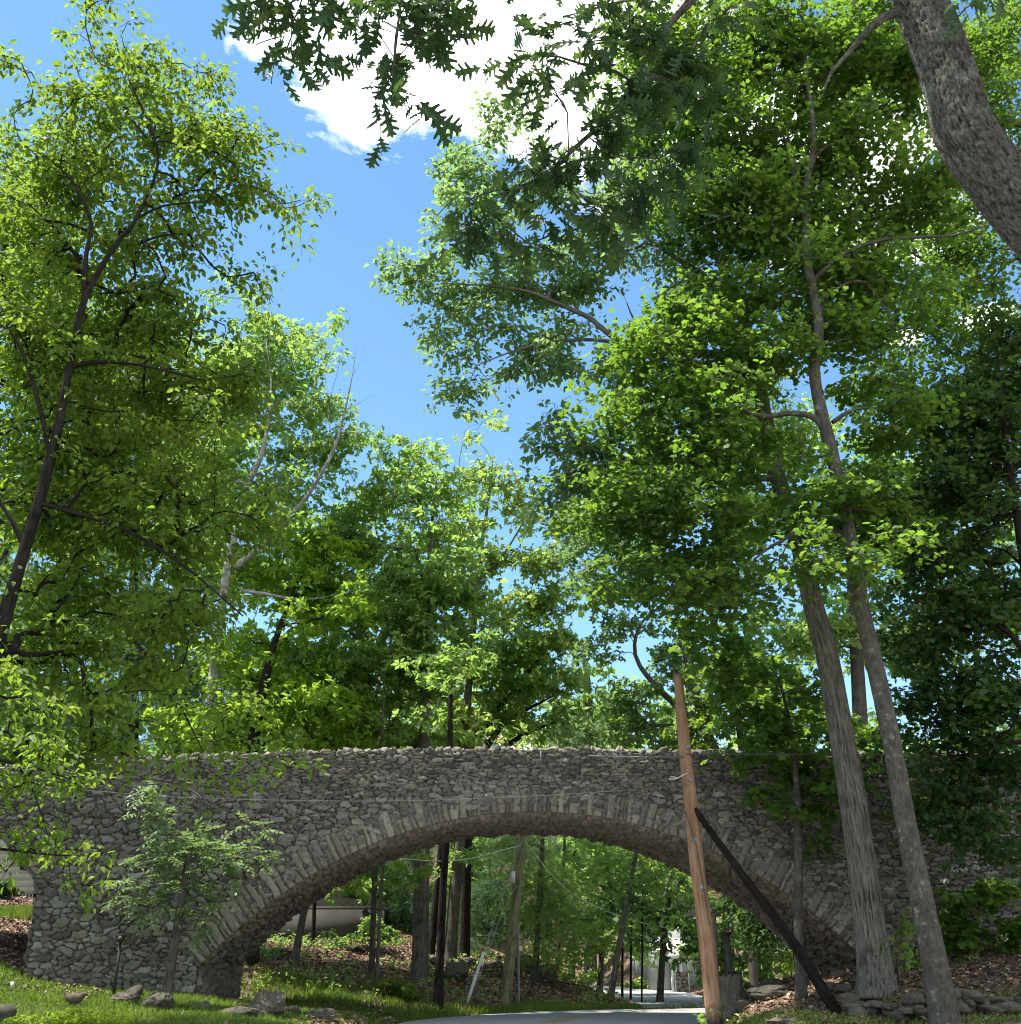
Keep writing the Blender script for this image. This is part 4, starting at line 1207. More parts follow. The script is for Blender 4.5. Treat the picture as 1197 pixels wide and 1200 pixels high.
# the near oak whose trunk crosses the upper right corner
tree('oak_tree', 'near oak with thick rough trunk bending across the upper right corner', 'tree', 5.6,
     [(1400, 1290, .30), (1395, 800, .26), (1345, 450, .225), (1290, 345, .215), (1215, 262, .205), (1165, 203, .20), (1131, 155, .195), (1117, 105, .182), (1100, 55, .178), (1078, 0, .172), (1050, -70, .16), (1000, -160, .14), (930, -260, .1)],
     [(620, 70, 16, 20, 4.7), (650, 40, 20, 20, 4.7), (640, 100, 12, 14, 4.6), (700, 70, 26, 30, 4.8), (740, 30, 34, 26, 4.9, 3.2), (760, 110, 34, 30, 5.0, 3.2), (700, 150, 30, 26, 5.0, 3.2), (660, 200, 32, 24, 5.0, 3.2), (610, 215, 30, 22, 5.0, 3.2), (560, 245, 26, 18, 5.0, 3.2), (540, 270, 20, 18, 5.0, 3.2), (600, 285, 26, 16, 5.0, 3.2), (650, 270, 24, 18, 5.0, 3.2),
      (700, 250, 28, 26, 5.0, 3.2), (745, 230, 22, 24, 5.0, 3.2), (780, 190, 28, 26, 5.2, 3.2), (800, 60, 34, 34, 5.2, 3.2), (690, 10, 30, 20, 4.8), (840, 20, 30, 26, 5.2), (1130, 5, 14, 10, 5.2), (820, 120, 26, 24, 5.2),
      (300, 5, 22, 12, 4.3, 0.7), (340, 25, 22, 20, 4.3, 0.7), (345, 60, 8, 12, 4.3, 0.7), (390, 0, 30, 14, 4.3, 0.7), (430, -10, 30, 14, 4.3, 0.7), (470, 20, 26, 22, 4.3, 0.7), (500, 45, 22, 22, 4.3, 0.7), (520, 5, 26, 16, 4.3, 0.7), (465, 70, 10, 18, 4.3, 0.7), (460, 110, 16, 16, 4.3, 0.7), (445, 40, 10, 14, 4.3, 0.7), (340, -20, 40, 14, 4.3, 0.7), (500, -20, 40, 14, 4.3, 0.7)],
     'oak', 0.145, LM_OAK, BK_OAK, 131,
     limbs=[[(1000, -160, .07), (900, -90, .05), (820, -10, .035), (768, 50, .024), (745, 95, .02), (715, 135, .016), (680, 168, .012), (640, 205, .009), (590, 235, .006)], [(1090, 25, .05), (1052, 14, .042), (1022, 30, .030), (995, 62, .018), (975, 84, .010), (962, 118, .004)], [(820, -10, .02), (740, 0, .012), (660, 20, .006)],
            [(1000, -160, .06), (850, -250, .045, 5.2), (680, -230, .032, 4.8), (560, -140, .02, 4.4), (490, -50, .012, 4.3), (468, 20, .006, 4.3), (461, 90, .003, 4.3)], [(560, -140, .014, 4.4), (440, -90, .01, 4.3), (370, -30, .006, 4.3), (342, 30, .003, 4.3)]],
     lai=0.62, nl=7, L=0.30, rough=0.028, sides=150, step=.02, zr=11, clump=0.10, depth=-0.9, hang=0.75, flat=0.6, droop=0.3, tip=0.0042, width=0.25, bscale=1.7,
     wblobs=[(-1.2, 5.0, 9.2, 1.6, .6, .9), (0.6, 5.6, 10.2, 1.8, .7, .9), (2.2, 6.0, 11.0, 1.8, .7, .9), (-2.6, 5.2, 9.6, 1.5, .6, .9), (-0.2, 6.4, 11.6, 1.8, .7, .9)])  # unseen upper crown, added toward the sun to shade the hanging leaves
# ------------------------------------------------------------------ woods seen through and behind the arch
def bare(name, label, cat, Y, trunk, bark, seed, blobs=(), leaf='clump', size=0.2, mat=None, **k):
    trunk = [(p[0], p[1], p[2]*0.64) for p in trunk]
    a = dict(lai=1.6, flat=.8, nl=16, L=0.8, clump=0.45, depth=1.2, rough=0.01, sides=14)
    a.update(k)
    return tree(name, label, cat, Y, trunk, list(blobs), leaf, size, mat or LM_HEM, bark, seed, **a)
WG = 'trees growing in the woods beyond the arch'
bare('ash_tree', 'grey leaning trunk with flared foot on the leafy bank just inside the arch', 'tree', 31.5, [(344, 1133, .17), (352, 1090, .155), (362, 1040, .15), (372, 960, .14), (380, 880, .13), (385, 800, .08)], BK_GREY, 201, [(385, 1010, 26), (390, 830, 30)], mat=LM_FAR, group=WG)
bare('maple_tree', 'thin dark trunk standing against the grey outbuilding', 'tree', 36.5, [(367, 1103, .10), (369, 1050, .10), (371, 960, .09), (375, 880, .06)], BK_DARK, 202, [(395, 1040, 20, 14), (420, 1020, 26, 16), (385, 1000, 30)], mat=LM_WOOD, group=WG)
bare('maple_tree', 'slim grey trunk on the bank in front of the right end of the grey outbuilding', 'tree', 31.2, [(437, 1120, .13), (438, 1060, .12), (441, 1000, .115), (445, 900, .1), (450, 820, .05)], BK_MID, 203, [(440, 1010, 26, 20), (465, 1030, 20, 16)], mat=LM_WOOD, group=WG)
bare('maple_sapling', 'thin pale stem beside the slim grey trunk on the bank', 'sapling', 30.8, [(442, 1134, .07), (445, 1080, .065), (450, 1000, .055), (456, 920, .03)], BK_GREY, 204, [(455, 990, 20, 20)], mat=LM_WOOD, group=WG)
bare('maple_tree', 'dark almost black trunk standing at the road verge under the arch', 'tree', 28.9, [(513, 1185, .19), (516, 1120, .165), (519, 1050, .155), (523, 985, .15), (527, 900, .14), (528, 830, .1), (530, 770, .05)], BK_DARK, 205, [(528, 840, 26), (545, 780, 26), (515, 790, 24)], mat=LM_FAR, group=WG)
bare('oak_tree', 'dark trunk leaning right behind the black verge trunk', 'tree', 36.0, [(504, 1128, .2), (510, 1070, .19), (517, 1000, .18), (524, 930, .15), (530, 850, .08)], BK_DARK, 206, [(505, 850, 30), (540, 1010, 20)], mat=LM_FAR, group=WG)
HEM = [('hemlock_tree', 'hemlock behind the old utility pole, dark layered boughs', 40.0, 600, 1138, .17, [(600, 1010, 40, 22), (575, 1040, 46, 20), (640, 1030, 40, 20), (560, 1070, 44, 20), (600, 1090, 50, 16), (630, 1065, 40, 18), (545, 1100, 40, 16), (600, 985, 40, 22)]),
       ('hemlock_tree', 'hemlock with tall narrow trunk right of the old utility pole', 35.0, 626, 1176, .16, [(640, 1005, 34, 20), (655, 1040, 30, 16), (620, 1060, 36, 16), (650, 1085, 40, 14), (630, 1110, 30, 12), (615, 980, 36, 20)]),
       ('maple_tree', 'small leafy tree between the two dark trunks at the bend in the road', 38.0, 652, 1170, .09, [(660, 1050, 30, 14), (680, 1080, 34, 14), (665, 1105, 36, 12), (640, 1120, 30, 10), (690, 1110, 28, 12), (670, 1020, 30, 18), (690, 1000, 40, 20)]),
       ('maple_tree', 'dark straight trunk at the top of the leafy bank by the driveway', 40.5, 703, 1162, .16, [(700, 1010, 40, 18), (680, 1045, 40, 14), (725, 1050, 40, 14), (700, 1080, 44, 12), (740, 1075, 34, 12), (720, 1110, 38, 10), (680, 1130, 30, 8), (720, 985, 40, 18)]),
       ('maple_tree', 'tree leaning right over the driveway mouth, bark grey-brown', 33.0, 714, 1179, .15, [(738, 1010, 34, 16), (760, 1040, 30, 14), (720, 1035, 30, 14), (748, 1070, 34, 12), (710, 1095, 26, 10)]),
       ('hemlock_tree', 'hemlock in the black shade behind the grey outbuilding', 42.0, 470, 1120, .15, [(470, 1020, 34, 24), (480, 1060, 36, 22), (465, 1090, 36, 16), (455, 1110, 30, 10), (500, 1080, 30, 20), (480, 990, 36, 24), (540, 1060, 30, 20)])]
for q, (nm, lb, Y, bx, by, rr, bl) in enumerate(HEM):
    top = 10 if bx != 714 else 34
    bare(nm, lb, 'tree', Y, [(bx, by, rr), (bx+top*.3, by-60, rr*.9), (bx+top*.7, 1040, rr*.8), (bx+top, 985, rr*.7), (bx+top*1.3, 900, rr*.4)], BK_GREY if q == 4 else BK_MID, 210+q, bl, 'needle' if q in (0, 1, 5) else 'clump', 0.22 if q in (0, 1, 5) else 0.17, LM_HEM if q in (0, 5) else LM_FAR, lai=1.3, flat=.8, nl=18, L=1.0, hang=0.6, droop=0.45, clump=0.35, group=WG)
bare('oak_tree', 'dark trunk forking below the vault at the driveway, green leaves around it', 'tree', 35.0, [(773, 1179, .17), (776, 1130, .15), (780, 1085, .14), (787, 1030, .12), (794, 990, .1), (800, 900, .05)], BK_MID, 220, [(770, 1030, 26, 16), (800, 1050, 26, 16), (760, 1075, 26, 12), (795, 1085, 20, 12), (780, 1110, 22, 10), (765, 1010, 26, 14), (810, 1030, 16, 12)], limbs=[[(783, 1060, .07), (798, 1035, .06), (815, 1010, .03)]], mat=LM_WOOD, group=WG)
for q, (bx, by, Y, tx) in enumerate([(729, 1167, 37.5, 731), (739, 1170, 36.5, 741), (752, 1176, 34.5, 753)]):
    bare('sapling', ['thin dark stem at the left lip of the driveway', 'second thin stem between the two leaning trunks by the driveway', 'thinnest bare stem at the foot of the leafy bank by the driveway'][q], 'sapling', Y, [(bx, by, [.07, .06, .035][q]), (bx+1, 1100, .05), (tx, 1060, .035), (tx+2, 1010, .015)], BK_DARK, 230+q, [(tx, 1050+q*22, 22, 12), (tx+6, 1030+q*22, 18, 12)], mat=LM_HEM, group='thin stems along the driveway', sides=8)
bare('maple_tree', 'pale bright green tree beyond the right abutment', 'tree', 34.0, [(845, 1165, .11), (848, 1100, .1), (852, 1040, .08), (860, 990, .04)], BK_MID, 240, [(850, 1110, 22), (870, 1090, 24), (880, 1125, 24), (840, 1140, 18), (865, 1140, 22), (895, 1100, 22), (835, 1080, 16), (860, 1060, 24, 16), (820, 1100, 14), (905, 1130, 18), (815, 1130, 12, 16)], mat=LM_WOOD, lai=1.6, group=WG)
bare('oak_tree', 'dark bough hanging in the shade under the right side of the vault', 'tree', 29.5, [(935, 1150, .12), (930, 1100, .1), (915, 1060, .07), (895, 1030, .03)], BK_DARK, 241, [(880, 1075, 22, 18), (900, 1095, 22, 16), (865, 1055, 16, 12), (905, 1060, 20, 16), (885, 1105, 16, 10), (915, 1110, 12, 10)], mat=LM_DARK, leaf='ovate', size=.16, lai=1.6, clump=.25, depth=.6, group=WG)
bare('maple_tree', 'bright green tree lit by the sun high in the woods left of centre', 'tree', 46.0, [(555, 1125, .2), (555, 1040, .18), (555, 950, .12), (555, 880, .05)], BK_MID, 242, [(560, 1000, 40), (545, 1030, 34), (580, 1040, 40), (430, 1030, 40), (460, 1060, 36), (560, 1080, 34), (440, 1090, 26), (420, 1060, 30), (600, 1060, 30)], mat=LM_WOOD, lai=1.5, size=.24, depth=2.0, group=WG)
bare('ash_tree', 'bright tree at the back of the woods above the driveway', 'tree', 58.0, [(740, 1120, .25), (742, 1050, .22), (745, 980, .15), (745, 900, .06)], BK_MID, 243, [(720, 1020, 50), (770, 1050, 44), (820, 1060, 40), (690, 1060, 44), (740, 1090, 44), (780, 1100, 34), (660, 1010, 44), (830, 1110, 30), (640, 1090, 36), (880, 1090, 40), (800, 1130, 24, 14)], mat=LM_FAR, lai=1.0, size=.28, depth=2.5, group=WG)
for q, (bx, by, Y, tx, rr) in enumerate([(425, 1110, 43, 428, .10), (472, 1122, 44, 474, .12), (548, 1128, 45, 552, .10), (573, 1130, 47, 574, .13), (585, 1132, 44, 588, .08), (640, 1140, 46, 644, .11), (672, 1145, 48, 674, .12), (688, 1150, 47, 691, .08)]):
    bare('maple_tree', 'slim dark trunk far back in the woods beyond the arch', 'tree', Y, [(bx, by, rr), ((bx+tx)/2, 1060, rr*.9), (tx, 1000, rr*.8), (tx+3, 920, rr*.4)], BK_MID, 250+q, [(tx, 985, 26, 18), (tx+8, 955, 26, 20)], mat=LM_FAR, lai=1.0, size=.24, group='slim trunks far back in the woods', sides=8, rough=0.0)
# the far wood that closes the view, one mass
rg = np.random.default_rng(5)
N = 2600
fx = rg.uniform(-75, 80, N); fy = rg.uniform(66, 100, N)
hh = 3+11*rg.random(N)**0.8*(0.6+0.6*fbm(np.stack([fx*.08, fx*0, fx*0], -1), 2, 2))
fz = gz(fx, fy, False)+hh*(0.15+0.85*rg.random(N))
V, F, ti = spray_leaves(np.stack([fx, fy, fz], -1), rg.normal(size=(N, 3))*np.array([1, 1, .4]), rg.uniform(1.6, 3.0, N), 26, 'clump', 0.55, rg, 0.25, 0.35, 0.5, rg.random(N)*.45, 0.55)
fo = mk('far_woods', V, F, LM_FAR, None, False, {'tint': ('FLOAT', ti)})
fo['kind'] = 'stuff'; fo['label'] = 'distant green woods closing the view on the rising hill'; fo['category'] = 'woods'

# ------------------------------------------------------------------ shrubs and small plants
def shrub(name, label, px, py, Y, r, ry, leaf, size, mat, seed, lai=2.0, nl=14, L=0.25, cat='shrub', extra=(), clump=0.15, group=None, depth=0.35):
    return tree(name, label, cat, Y, [(px, py, .02), (px, py-ry*0.6, .014), (px+2, py-ry*1.2, .006)], [(px, py-ry, r, ry)]+list(extra), leaf, size, mat, BK_MID, seed, lai=lai, nl=nl, L=L, clump=clump, depth=depth, sides=6, group=group, tip=0.003)
shrub('shrub', 'bright yellow-green bush at the bottom left edge of the lawn', 105, 1222, 19.3, 44, 20, 'ovate', .07, LM_BUSH, 301, 2.6, extra=[(70, 1204, 24, 14), (140, 1204, 26, 12), (170, 1214, 20, 8)])
shrub('shrub', 'small yellow-green bush at the very bottom left beside a pale rock', 25, 1212, 19.3, 16, 12, 'ovate', .06, LM_BUSH, 302, 2.0)
shrub('shrub', 'leafy green bush beside the road verge beneath the arch', 470, 1176, 30.0, 19, 13, 'ovate', .09, LM_YEL, 303, 2.2, extra=[(460, 1160, 12, 10), (482, 1162, 12, 10)])
shrub('shrub', 'small dark round bush against the grey outbuilding wall', 389, 1100, 37.0, 6, 6, 'ovate', .10, LM_DARK, 304, 2.4)
shrub('shrub', 'green bush hiding the right corner of the grey outbuilding', 446, 1104, 38.4, 13, 12, 'ovate', .12, LM_FAR, 314, 2.2, extra=[(438, 1080, 12, 10), (455, 1088, 14, 12)])
shrub('shrub', 'low leafy bush at the foot of the outbuilding between two trunks', 412, 1104, 38.3, 12, 5, 'ovate', .11, LM_MAPLE, 315, 2.2)
shrub('shrub', 'dark clipped bush before the clapboard house', 6, 1062, 37.0, 13, 18, 'ovate', .13, LM_DARK, 305, 2.6)
hyd = shrub('hydrangea_shrub', 'big green flowering shrub at the foot of the right wall', 1150, 1112, 23.2, 50, 24, 'maple', .13, LM_MAPLE, 306, 1.3, extra=[(1115, 1052, 22, 16), (1150, 1038, 34, 18), (1185, 1045, 24, 22), (1110, 1080, 16, 16), (1120, 1095, 24, 14), (1185, 1085, 30, 26)], clump=.2, L=.35)
rgf = np.random.default_rng(12)
PETAL = leafmat('white_petal', (.55, .58, .50), (.70, .72, .66), (.5, .5, .45), .3)
for (px, py) in ((1119, 1021), (1130, 1020), (1144, 1018), (1108, 1034)):
    c = at(px, py, 22.85)
    q = norm(rgf.normal(size=(60, 3))); q[:, 2] = np.abs(q[:, 2])
    V, F, ti = place(TMPL['simple'][0], c+q*.075, norm(np.cross(q, rgf.normal(size=(60, 3)))), q, np.full(60, .05), rgf.random(60))
    mk('flower_head', V, F, PETAL, hyd, False, {'tint': ('FLOAT', ti)})
shrub('maple_seedling', 'low bright maple seedling growing between the two big trunks', 1050, 1120, 21.6, 18, 10, 'maple', .12, LM_FAR2, 307, 1.0, cat='sapling', extra=[(1060, 1096, 16, 8), (1028, 1103, 12, 6), (1066, 1083, 8, 8)], L=.35)
shrub('shrub', 'yellow bush glowing beyond the brace pole in the arch corner', 927, 1135, 29.8, 8, 10, 'ovate', .10, LM_BUSH, 308, 1.6)
shrub('shrub', 'dark weeds at the foot of the stacked stone pier', 880, 1172, 26.6, 18, 9, 'ovate', .08, LM_MAPLE, 309, 2.0)
shrub('shrub', 'yellow-green bush at the far end of the driveway', 700, 1152, 50.0, 13, 7, 'ovate', .22, LM_BUSH, 310, 2.0)
shrub('shrub', 'rounded green bush along the driveway edge', 745, 1161, 46.0, 12, 6, 'ovate', .18, LM_FAR2, 311, 2.2, extra=[(760, 1156, 9, 5)])
shrub('shrub', 'yellow-green bush beside the white porch', 735, 1160, 48, 8, 5, 'ovate', .18, LM_YEL, 312, 2.2)
shrub('shrub', 'weedy green tuft growing at the base of the broken pole', 826, 1196, 22.9, 16, 7, 'slim', .12, LM_FAR, 313, 2.0)
# the pale young ash in front of the left pier: feathered leaves
def pinnate(name, label, Y, trunk, blobs, seed):
    rg = np.random.default_rng(seed)
    TP, TR = px_path(trunk, Y)
    TP[0][2] = float(gz(TP[0][0], TP[0][1])[0])-0.1
    o = root(name, label, 'sapling', TP[0])
    acc, sk = Acc(), Skel()
    P, r = resample(TP, TR, 0.08)
    V, F, bk = tube(P, r, 14, 0.006, seed, True); acc.add(V, F, bk=bk)
    P2, r2 = resample(TP, TR, 0.2); sk.add(P2, r2)
    tg = []
    for (px, py, rx, ry, n) in blobs:
        c = at(px, py, Y); k = mpp(c)
        q = norm(rg.normal(size=(n, 3)))*(rg.random(n)**0.45)[:, None]
        tg.append(c+q*np.array([rx*k, max(.25, rx*k), ry*k]))
    tg = np.vstack(tg)
    ends = sk.grow(tg, rg, step=.2, first=int(len(P2)*.25))
    sk.tubes(acc, tip=.0035)
    n = 9
    LP, LX, LN, LS, LT = [], [], [], [], []
    for i, t in enumerate(tg):
        for kk in range(int(rg.integers(2, 4))):
            d = norm(ends[i]*0.5+rg.normal(size=3)*np.array([.8, .8, .45])+np.array([0, 0, .1]))
            Lr = rg.uniform(.30, .48)
            s = norm(np.cross(d, [0, 0, 1.0])); nn = np.cross(s, d)+rg.normal(size=3)*.2
            tt = np.linspace(.12, 1, n)
            for j in range(n):
                b = t+d*Lr*tt[j]-np.array([0, 0, .16*Lr*tt[j]**2*2])
                sg = (1 if j % 2 else -1) if j < n-1 else 0
                LP.append(b); LX.append(d*(.55 if sg else 1)+s*sg+np.array([0, 0, -.25])); LN.append(nn+rg.normal(size=3)*.2); LS.append(rg.uniform(.11, .17)*(1-.35*abs(tt[j]-.5))); LT.append(rg.random()*.7+.3*(kk % 2))
            v_, f_, b_ = tube(np.array([t, t+d*Lr*.5-np.array([0, 0, .08*Lr*.5]), t+d*Lr-np.array([0, 0, .32*Lr])]), [.004, .003, .002], 3); acc.add(v_, f_, bk=b_)
    V, F, ti = place(tm_ovate(.2, .06, .15), np.array(LP), np.array(LX), np.array(LN), np.array(LS), np.clip(np.array(LT), 0, 1))
    mk('crown', V, F, LM_ASH, o, False, {'tint': ('FLOAT', ti)})
    acc.build('trunk', BK_MID, o, True)
pinnate('ash_sapling', 'young ash with pale feathered leaves before the left pier', 22.3, [(195, 1168, .10), (204, 1110, .085), (214, 1050, .07), (220, 1010, .05), (232, 960, .03), (230, 930, .02), (175, 915, .008)],
        [(215, 985, 34, 22, 22), (190, 1005, 34, 18, 16), (245, 1000, 34, 20, 14), (175, 925, 14, 14, 7), (180, 955, 20, 14, 8), (288, 1000, 24, 12, 9), (296, 970, 14, 8, 4), (160, 1062, 22, 12, 9), (215, 1060, 30, 18, 8), (235, 1082, 18, 12, 7), (255, 1058, 14, 10, 4), (150, 1035, 20, 12, 6), (210, 1030, 36, 16, 10), (265, 1020, 30, 16, 7)], 320)

# ------------------------------------------------------------------ poles, brace, posts and cables
WOODM, wnt, wout = newmat('weathered_pole_wood')
wv = attr(wnt, 'bk', 'Vector')
w1 = noise(wnt, scalev(wnt, wv, (30, 30, 1.6)), 1.0, 6, 0.65, 0.3)
w2 = noise(wnt, scalev(wnt, wv, (3, 3, 1.0)), 1.0, 4)
wc = ramp(wnt, w1, [(0.30, (0.055, 0.030, 0.018)), (0.46, (0.22, 0.118, 0.062)), (0.70, (0.36, 0.22, 0.13))])
wc = mixc(wnt, ramp(wnt, w2, [(0.45, (0, 0, 0)), (0.7, (1, 1, 1))]), wc, (0.36, 0.22, 0.14))
wz = wnt.nodes.new('ShaderNodeSeparateXYZ'); wnt.links.new(wv, wz.inputs[0])
tar = wnt.nodes.new('ShaderNodeMath'); tar.operation = 'MULTIPLY_ADD'
wnt.links.new(noise(wnt, wv, 4.0, 4), tar.inputs[0]); tar.inputs[1].default_value = 0.7; wnt.links.new(wz.outputs[2], tar.inputs[2])
wc = mixc(wnt, ramp(wnt, tar.outputs[0], [(0.75, (1, 1, 1)), (1.0, (0.25, 0.25, 0.25)), (1.0, (0, 0, 0))]), wc, (0.03, 0.022, 0.018))
princ(wnt, wout, wc, 0.8, w1, 0.8, 0.02)
def pole(name, label, cat, Y, path, mat, rough=0.006, sides=20, top='flat', step=.12):
    P, r = px_path(path, Y)
    P[0][2] = float(gz(P[0][0], P[0][1])[0])-0.15
    o = root(name, label, cat, P[0])
    p, rr = resample(P, r, step)
    V, F, bk = tube(p, rr, sides, rough, 0, True)
    bk[:, 2] -= 0.0
    if top == 'broken':
        k = (len(p)-1)*sides
        rg = np.random.default_rng(3)
        V[k:k+sides, 2] += np.linspace(.35, -.45, sides)*np.sin(np.linspace(0, 3.1, sides))*1.2+rg.uniform(-.18, .18, sides)
        V[k+sides, 2] -= 0.25
    a = Acc(); a.add(V, F, bk=bk)
    return o, a, p, rr
o, a, pp, rr = pole('broken_pole', 'bare orange-brown timber pole with splintered top standing at the right verge', 'pole', 22.5, [(838, 1192, .165), (828, 1100, .155), (818, 1020, .15), (808, 925, .14), (800, 850, .125), (795, 790, .09)], WOODM, 0.012, 28, 'broken')
a.build('shaft', WOODM, o, True)
METAL = plainmat('dull_grey_metal', (0.22, 0.22, 0.22), .2, 8, .5, .5)
DARKM = plainmat('black_metal', (0.025, 0.022, 0.02), .3, 10, .6, .4)
WHITEP = plainmat('chalky_white_plastic', (0.62, 0.62, 0.58), .12, 5, .5)
CABLE = plainmat('pale_cable_sheath', (0.11, 0.11, 0.105), .1, 5, .6)
CABLED = plainmat('dark_cable_sheath', (0.06, 0.06, 0.06), .1, 5, .6)
def bolts(px, py, Y, r=.02, l=.5):
    c = at(px, py, Y); A = Acc()
    V, F, b = tube(np.array([c+np.array([0, -l/2, 0]), c+np.array([0, l/2, 0])]), [r, r], 8, 0, 0, True); A.add(V, F)
    V, F, b = tube(np.array([c+np.array([0, -l/2-.02, 0]), c+np.array([0, -l/2+.02, 0])]), [r*2.6, r*2.6], 8, 0, 0, True); A.add(V, F)
    return A
for (px, py) in ((805, 876), (808, 915), (821, 1040), (813, 985)):
    bolts(px, py, 22.5, .02, .36).build('bolt', METAL, o)
def wire(name, label, pts, r, mat, sag=0.0, cat='cable', group=None):
    P = np.array([at(*p) for p in pts])
    p, rr_ = resample(P, np.full(len(P), r), .4)
    if len(P) == 2:
        t = np.linspace(0, 1, len(p)); p[:, 2] -= sag*4*t*(1-t)
    V, F, bk = tube(p, rr_, 6, 0, 0, True)
    x = mk(name, V, F, mat, None, True)
    return tag(x, label, cat, group)
w = wire('tie_wire', 'loose pale wire ends curling off the broken pole', [(806, 906, 22.33), (800, 909, 22.3), (792, 913, 22.25), (784, 913, 22.2), (787, 910, 22.2), (796, 912, 22.25)], .012, WHITEP)
w = wire('ground_wire', 'thin pale wire running down the lower face of the broken pole', [(803, 950, 22.31), (808, 965, 22.3), (816, 990, 22.3), (823, 1030, 22.3), (832, 1085, 22.3)], .010, CABLED)
# dark brace pole leaning on it
BRK = barkmat('tarred_timber', (0.008, 0.007, 0.006), (0.024, 0.021, 0.019), 24, 1.5)
P = np.array([at(985, 1190, 21.5), at(930, 1105, 21.85), at(870, 1025, 22.15), at(814, 948, 22.42)])
P[0][2] = float(gz(P[0][0], P[0][1])[0])-.12
p, r_ = resample(P, [.115, .10, .08, .06], .15)
V, F, bk = tube(p, r_, 20, .006, 4, True)
bo = mk('brace_pole', V, F, BRK, None, True, {'bk': ('FLOAT_VECTOR', bk), 'ridge': ('FLOAT', np.full(len(V), .6))})
tag(bo, 'black tarred timber brace propped diagonally against the broken pole', 'pole')
# old utility pole past the arch
OLDP = barkmat('old_mossy_pole', (0.10, 0.10, 0.055), (0.26, 0.25, 0.145), 30, 1.6)
o2, a2, p2, r2 = pole('utility_pole', 'old greenish utility pole just beyond the arch', 'pole', 31.8, [(592, 1180, .165), (600, 1100, .15), (607, 1030, .135), (613, 975, .125), (620, 905, .11)], OLDP, .004)
a2.build('shaft', OLDP, o2, True)
bx = Acc(); c = at(603, 1028, 31.55); bx.box(c-np.array([.10, .05, .16]), c+np.array([.02, .05, .16])); bx.build('sign_plate', WHITEP, o2)
cd = Acc(); V, F, b = tube(np.array([at(603+.3, 1178, 31.9)+np.array([.12, 0, 0]), at(607, 1060, 31.85)+np.array([.0, 0, 0]), at(613.5, 985, 31.85)+np.array([-.02, 0, 0])]), [.035, .035, .035], 8); cd.add(V, F); cd.build('conduit', METAL, o2, True)
wire('guy_wire', 'upper guy wire from the old utility pole running down into a white guard tube', [(612, 985, 31.7), (567, 1116, 30.9)], .014, METAL)
wire('guy_wire', 'lower guy wire beside the old utility pole reaching the verge', [(606, 1035, 31.7), (585, 1080, 31.4), (555, 1165, 30.9)], .014, METAL)
GP = np.array([at(547, 1180, 30.6), at(567, 1116, 30.9)]); GP[0][2] = float(gz(GP[0][0], GP[0][1])[0])
p, r_ = resample(GP, [.045, .045], .3); V, F, bk = tube(p, r_, 10, 0, 0, True)
tag(mk('guy_guard', V, F, WHITEP, None, True), 'white plastic guard tube slanting up from the verge on the guy wire', 'guard tube')
wire('power_cable', 'pale cable sagging across the left face of the bridge to the broken pole', [(-40, 913, 22.4), (100, 926, 22.45), (200, 934, 22.5), (330, 938, 22.5), (450, 939, 22.5), (560, 936, 22.5), (680, 930, 22.5), (808, 920, 22.36)], .006, CABLE)
wire('power_cable', 'taut cable along the parapet right of the broken pole', [(804, 884, 22.36), (1000, 884, 22.0), (1240, 886, 21.5)], .011, CABLED)
wire('power_cable', 'thick pale cable along the parapet left of the broken pole', [(690, 886, 23.7), (745, 887, 23.1), (802, 887, 22.36)], .016, CABLE)
wire('conduit', 'short pale pipe fixed upright to the parapet over the arch crown', [(634, 880, 23.86), (634, 899, 23.86)], .02, CABLE, cat='pipe')
wire('service_wire', 'white wire dropping right from the old utility pole through the trees', [(613, 983, 31.7), (665, 1043, 32.5), (740, 1078, 33.5), (830, 1093, 34.5), (960, 1097, 36)], .012, WHITEP)
wire('service_wire', 'wire hanging left from the old utility pole behind the dark trunks', [(613, 990, 31.7), (540, 1008, 31), (470, 1006, 30), (380, 990, 29.3)], .011, WHITEP)
# thin posts on the right of the arch
POSTW = plainmat('grey_post_wood', (0.20, 0.17, 0.13), .3, 12, .85, .2, .4, (1, 1, .1))
o, a, p, r = pole('fence_post', 'thin pale timber post standing behind the stump', 'post', 27.2, [(841, 1170, .055), (839, 1110, .05), (837, 1065, .045)], POSTW, .002, 8)
a.build('shaft', POSTW, o, True)
bx = Acc(); c = at(838, 1072, 27.15); bx.box(c-np.array([.16, .03, .05]), c+np.array([.16, .03, .05])); bx.build('crossbar', POSTW, o)
gb = gp(857, 1166, 27.0)
o = root('capped_post', 'square dark post with flat cap behind the stump', 'post', gb)  # plain square post with a cap, carries no lamp
bx = Acc(); tz = at(857, 1096, 27.0)[2]; bx.box((gb[0]-.06, 26.94, gb[2]-.1), (gb[0]+.06, 27.06, tz)); bx.build('shaft', plainmat('grey_brown_post', (0.09, 0.085, 0.08), .25, 6), o)
bx = Acc(); bx.box((gb[0]-.09, 26.91, tz), (gb[0]+.09, 27.09, tz+.06)); bx.build('cap', DARKM, o)
# stump
sb = gp(860, 1186, 24.6)
o = root('tree_stump', 'weathered grey tree stump behind the broken pole', 'stump', sb)
P = np.array([sb+np.array([0, 0, -.15]), sb+np.array([0, 0, .15]), sb+np.array([-.02, 0, .42]), sb+np.array([-.03, 0, .72])])
p, r = resample(P, [.40, .30, .25, .27], .06); V, F, bk = tube(p, r, 36, .06, 9, True)
k = (len(p)-1)*36
V[k:k+36, 2] += np.random.default_rng(4).uniform(-.05, .05, 36)+np.linspace(-.06, .06, 36)
A = Acc(); A.add(V, F, bk=bk); A.build('trunk', BK_GREY, o, True)
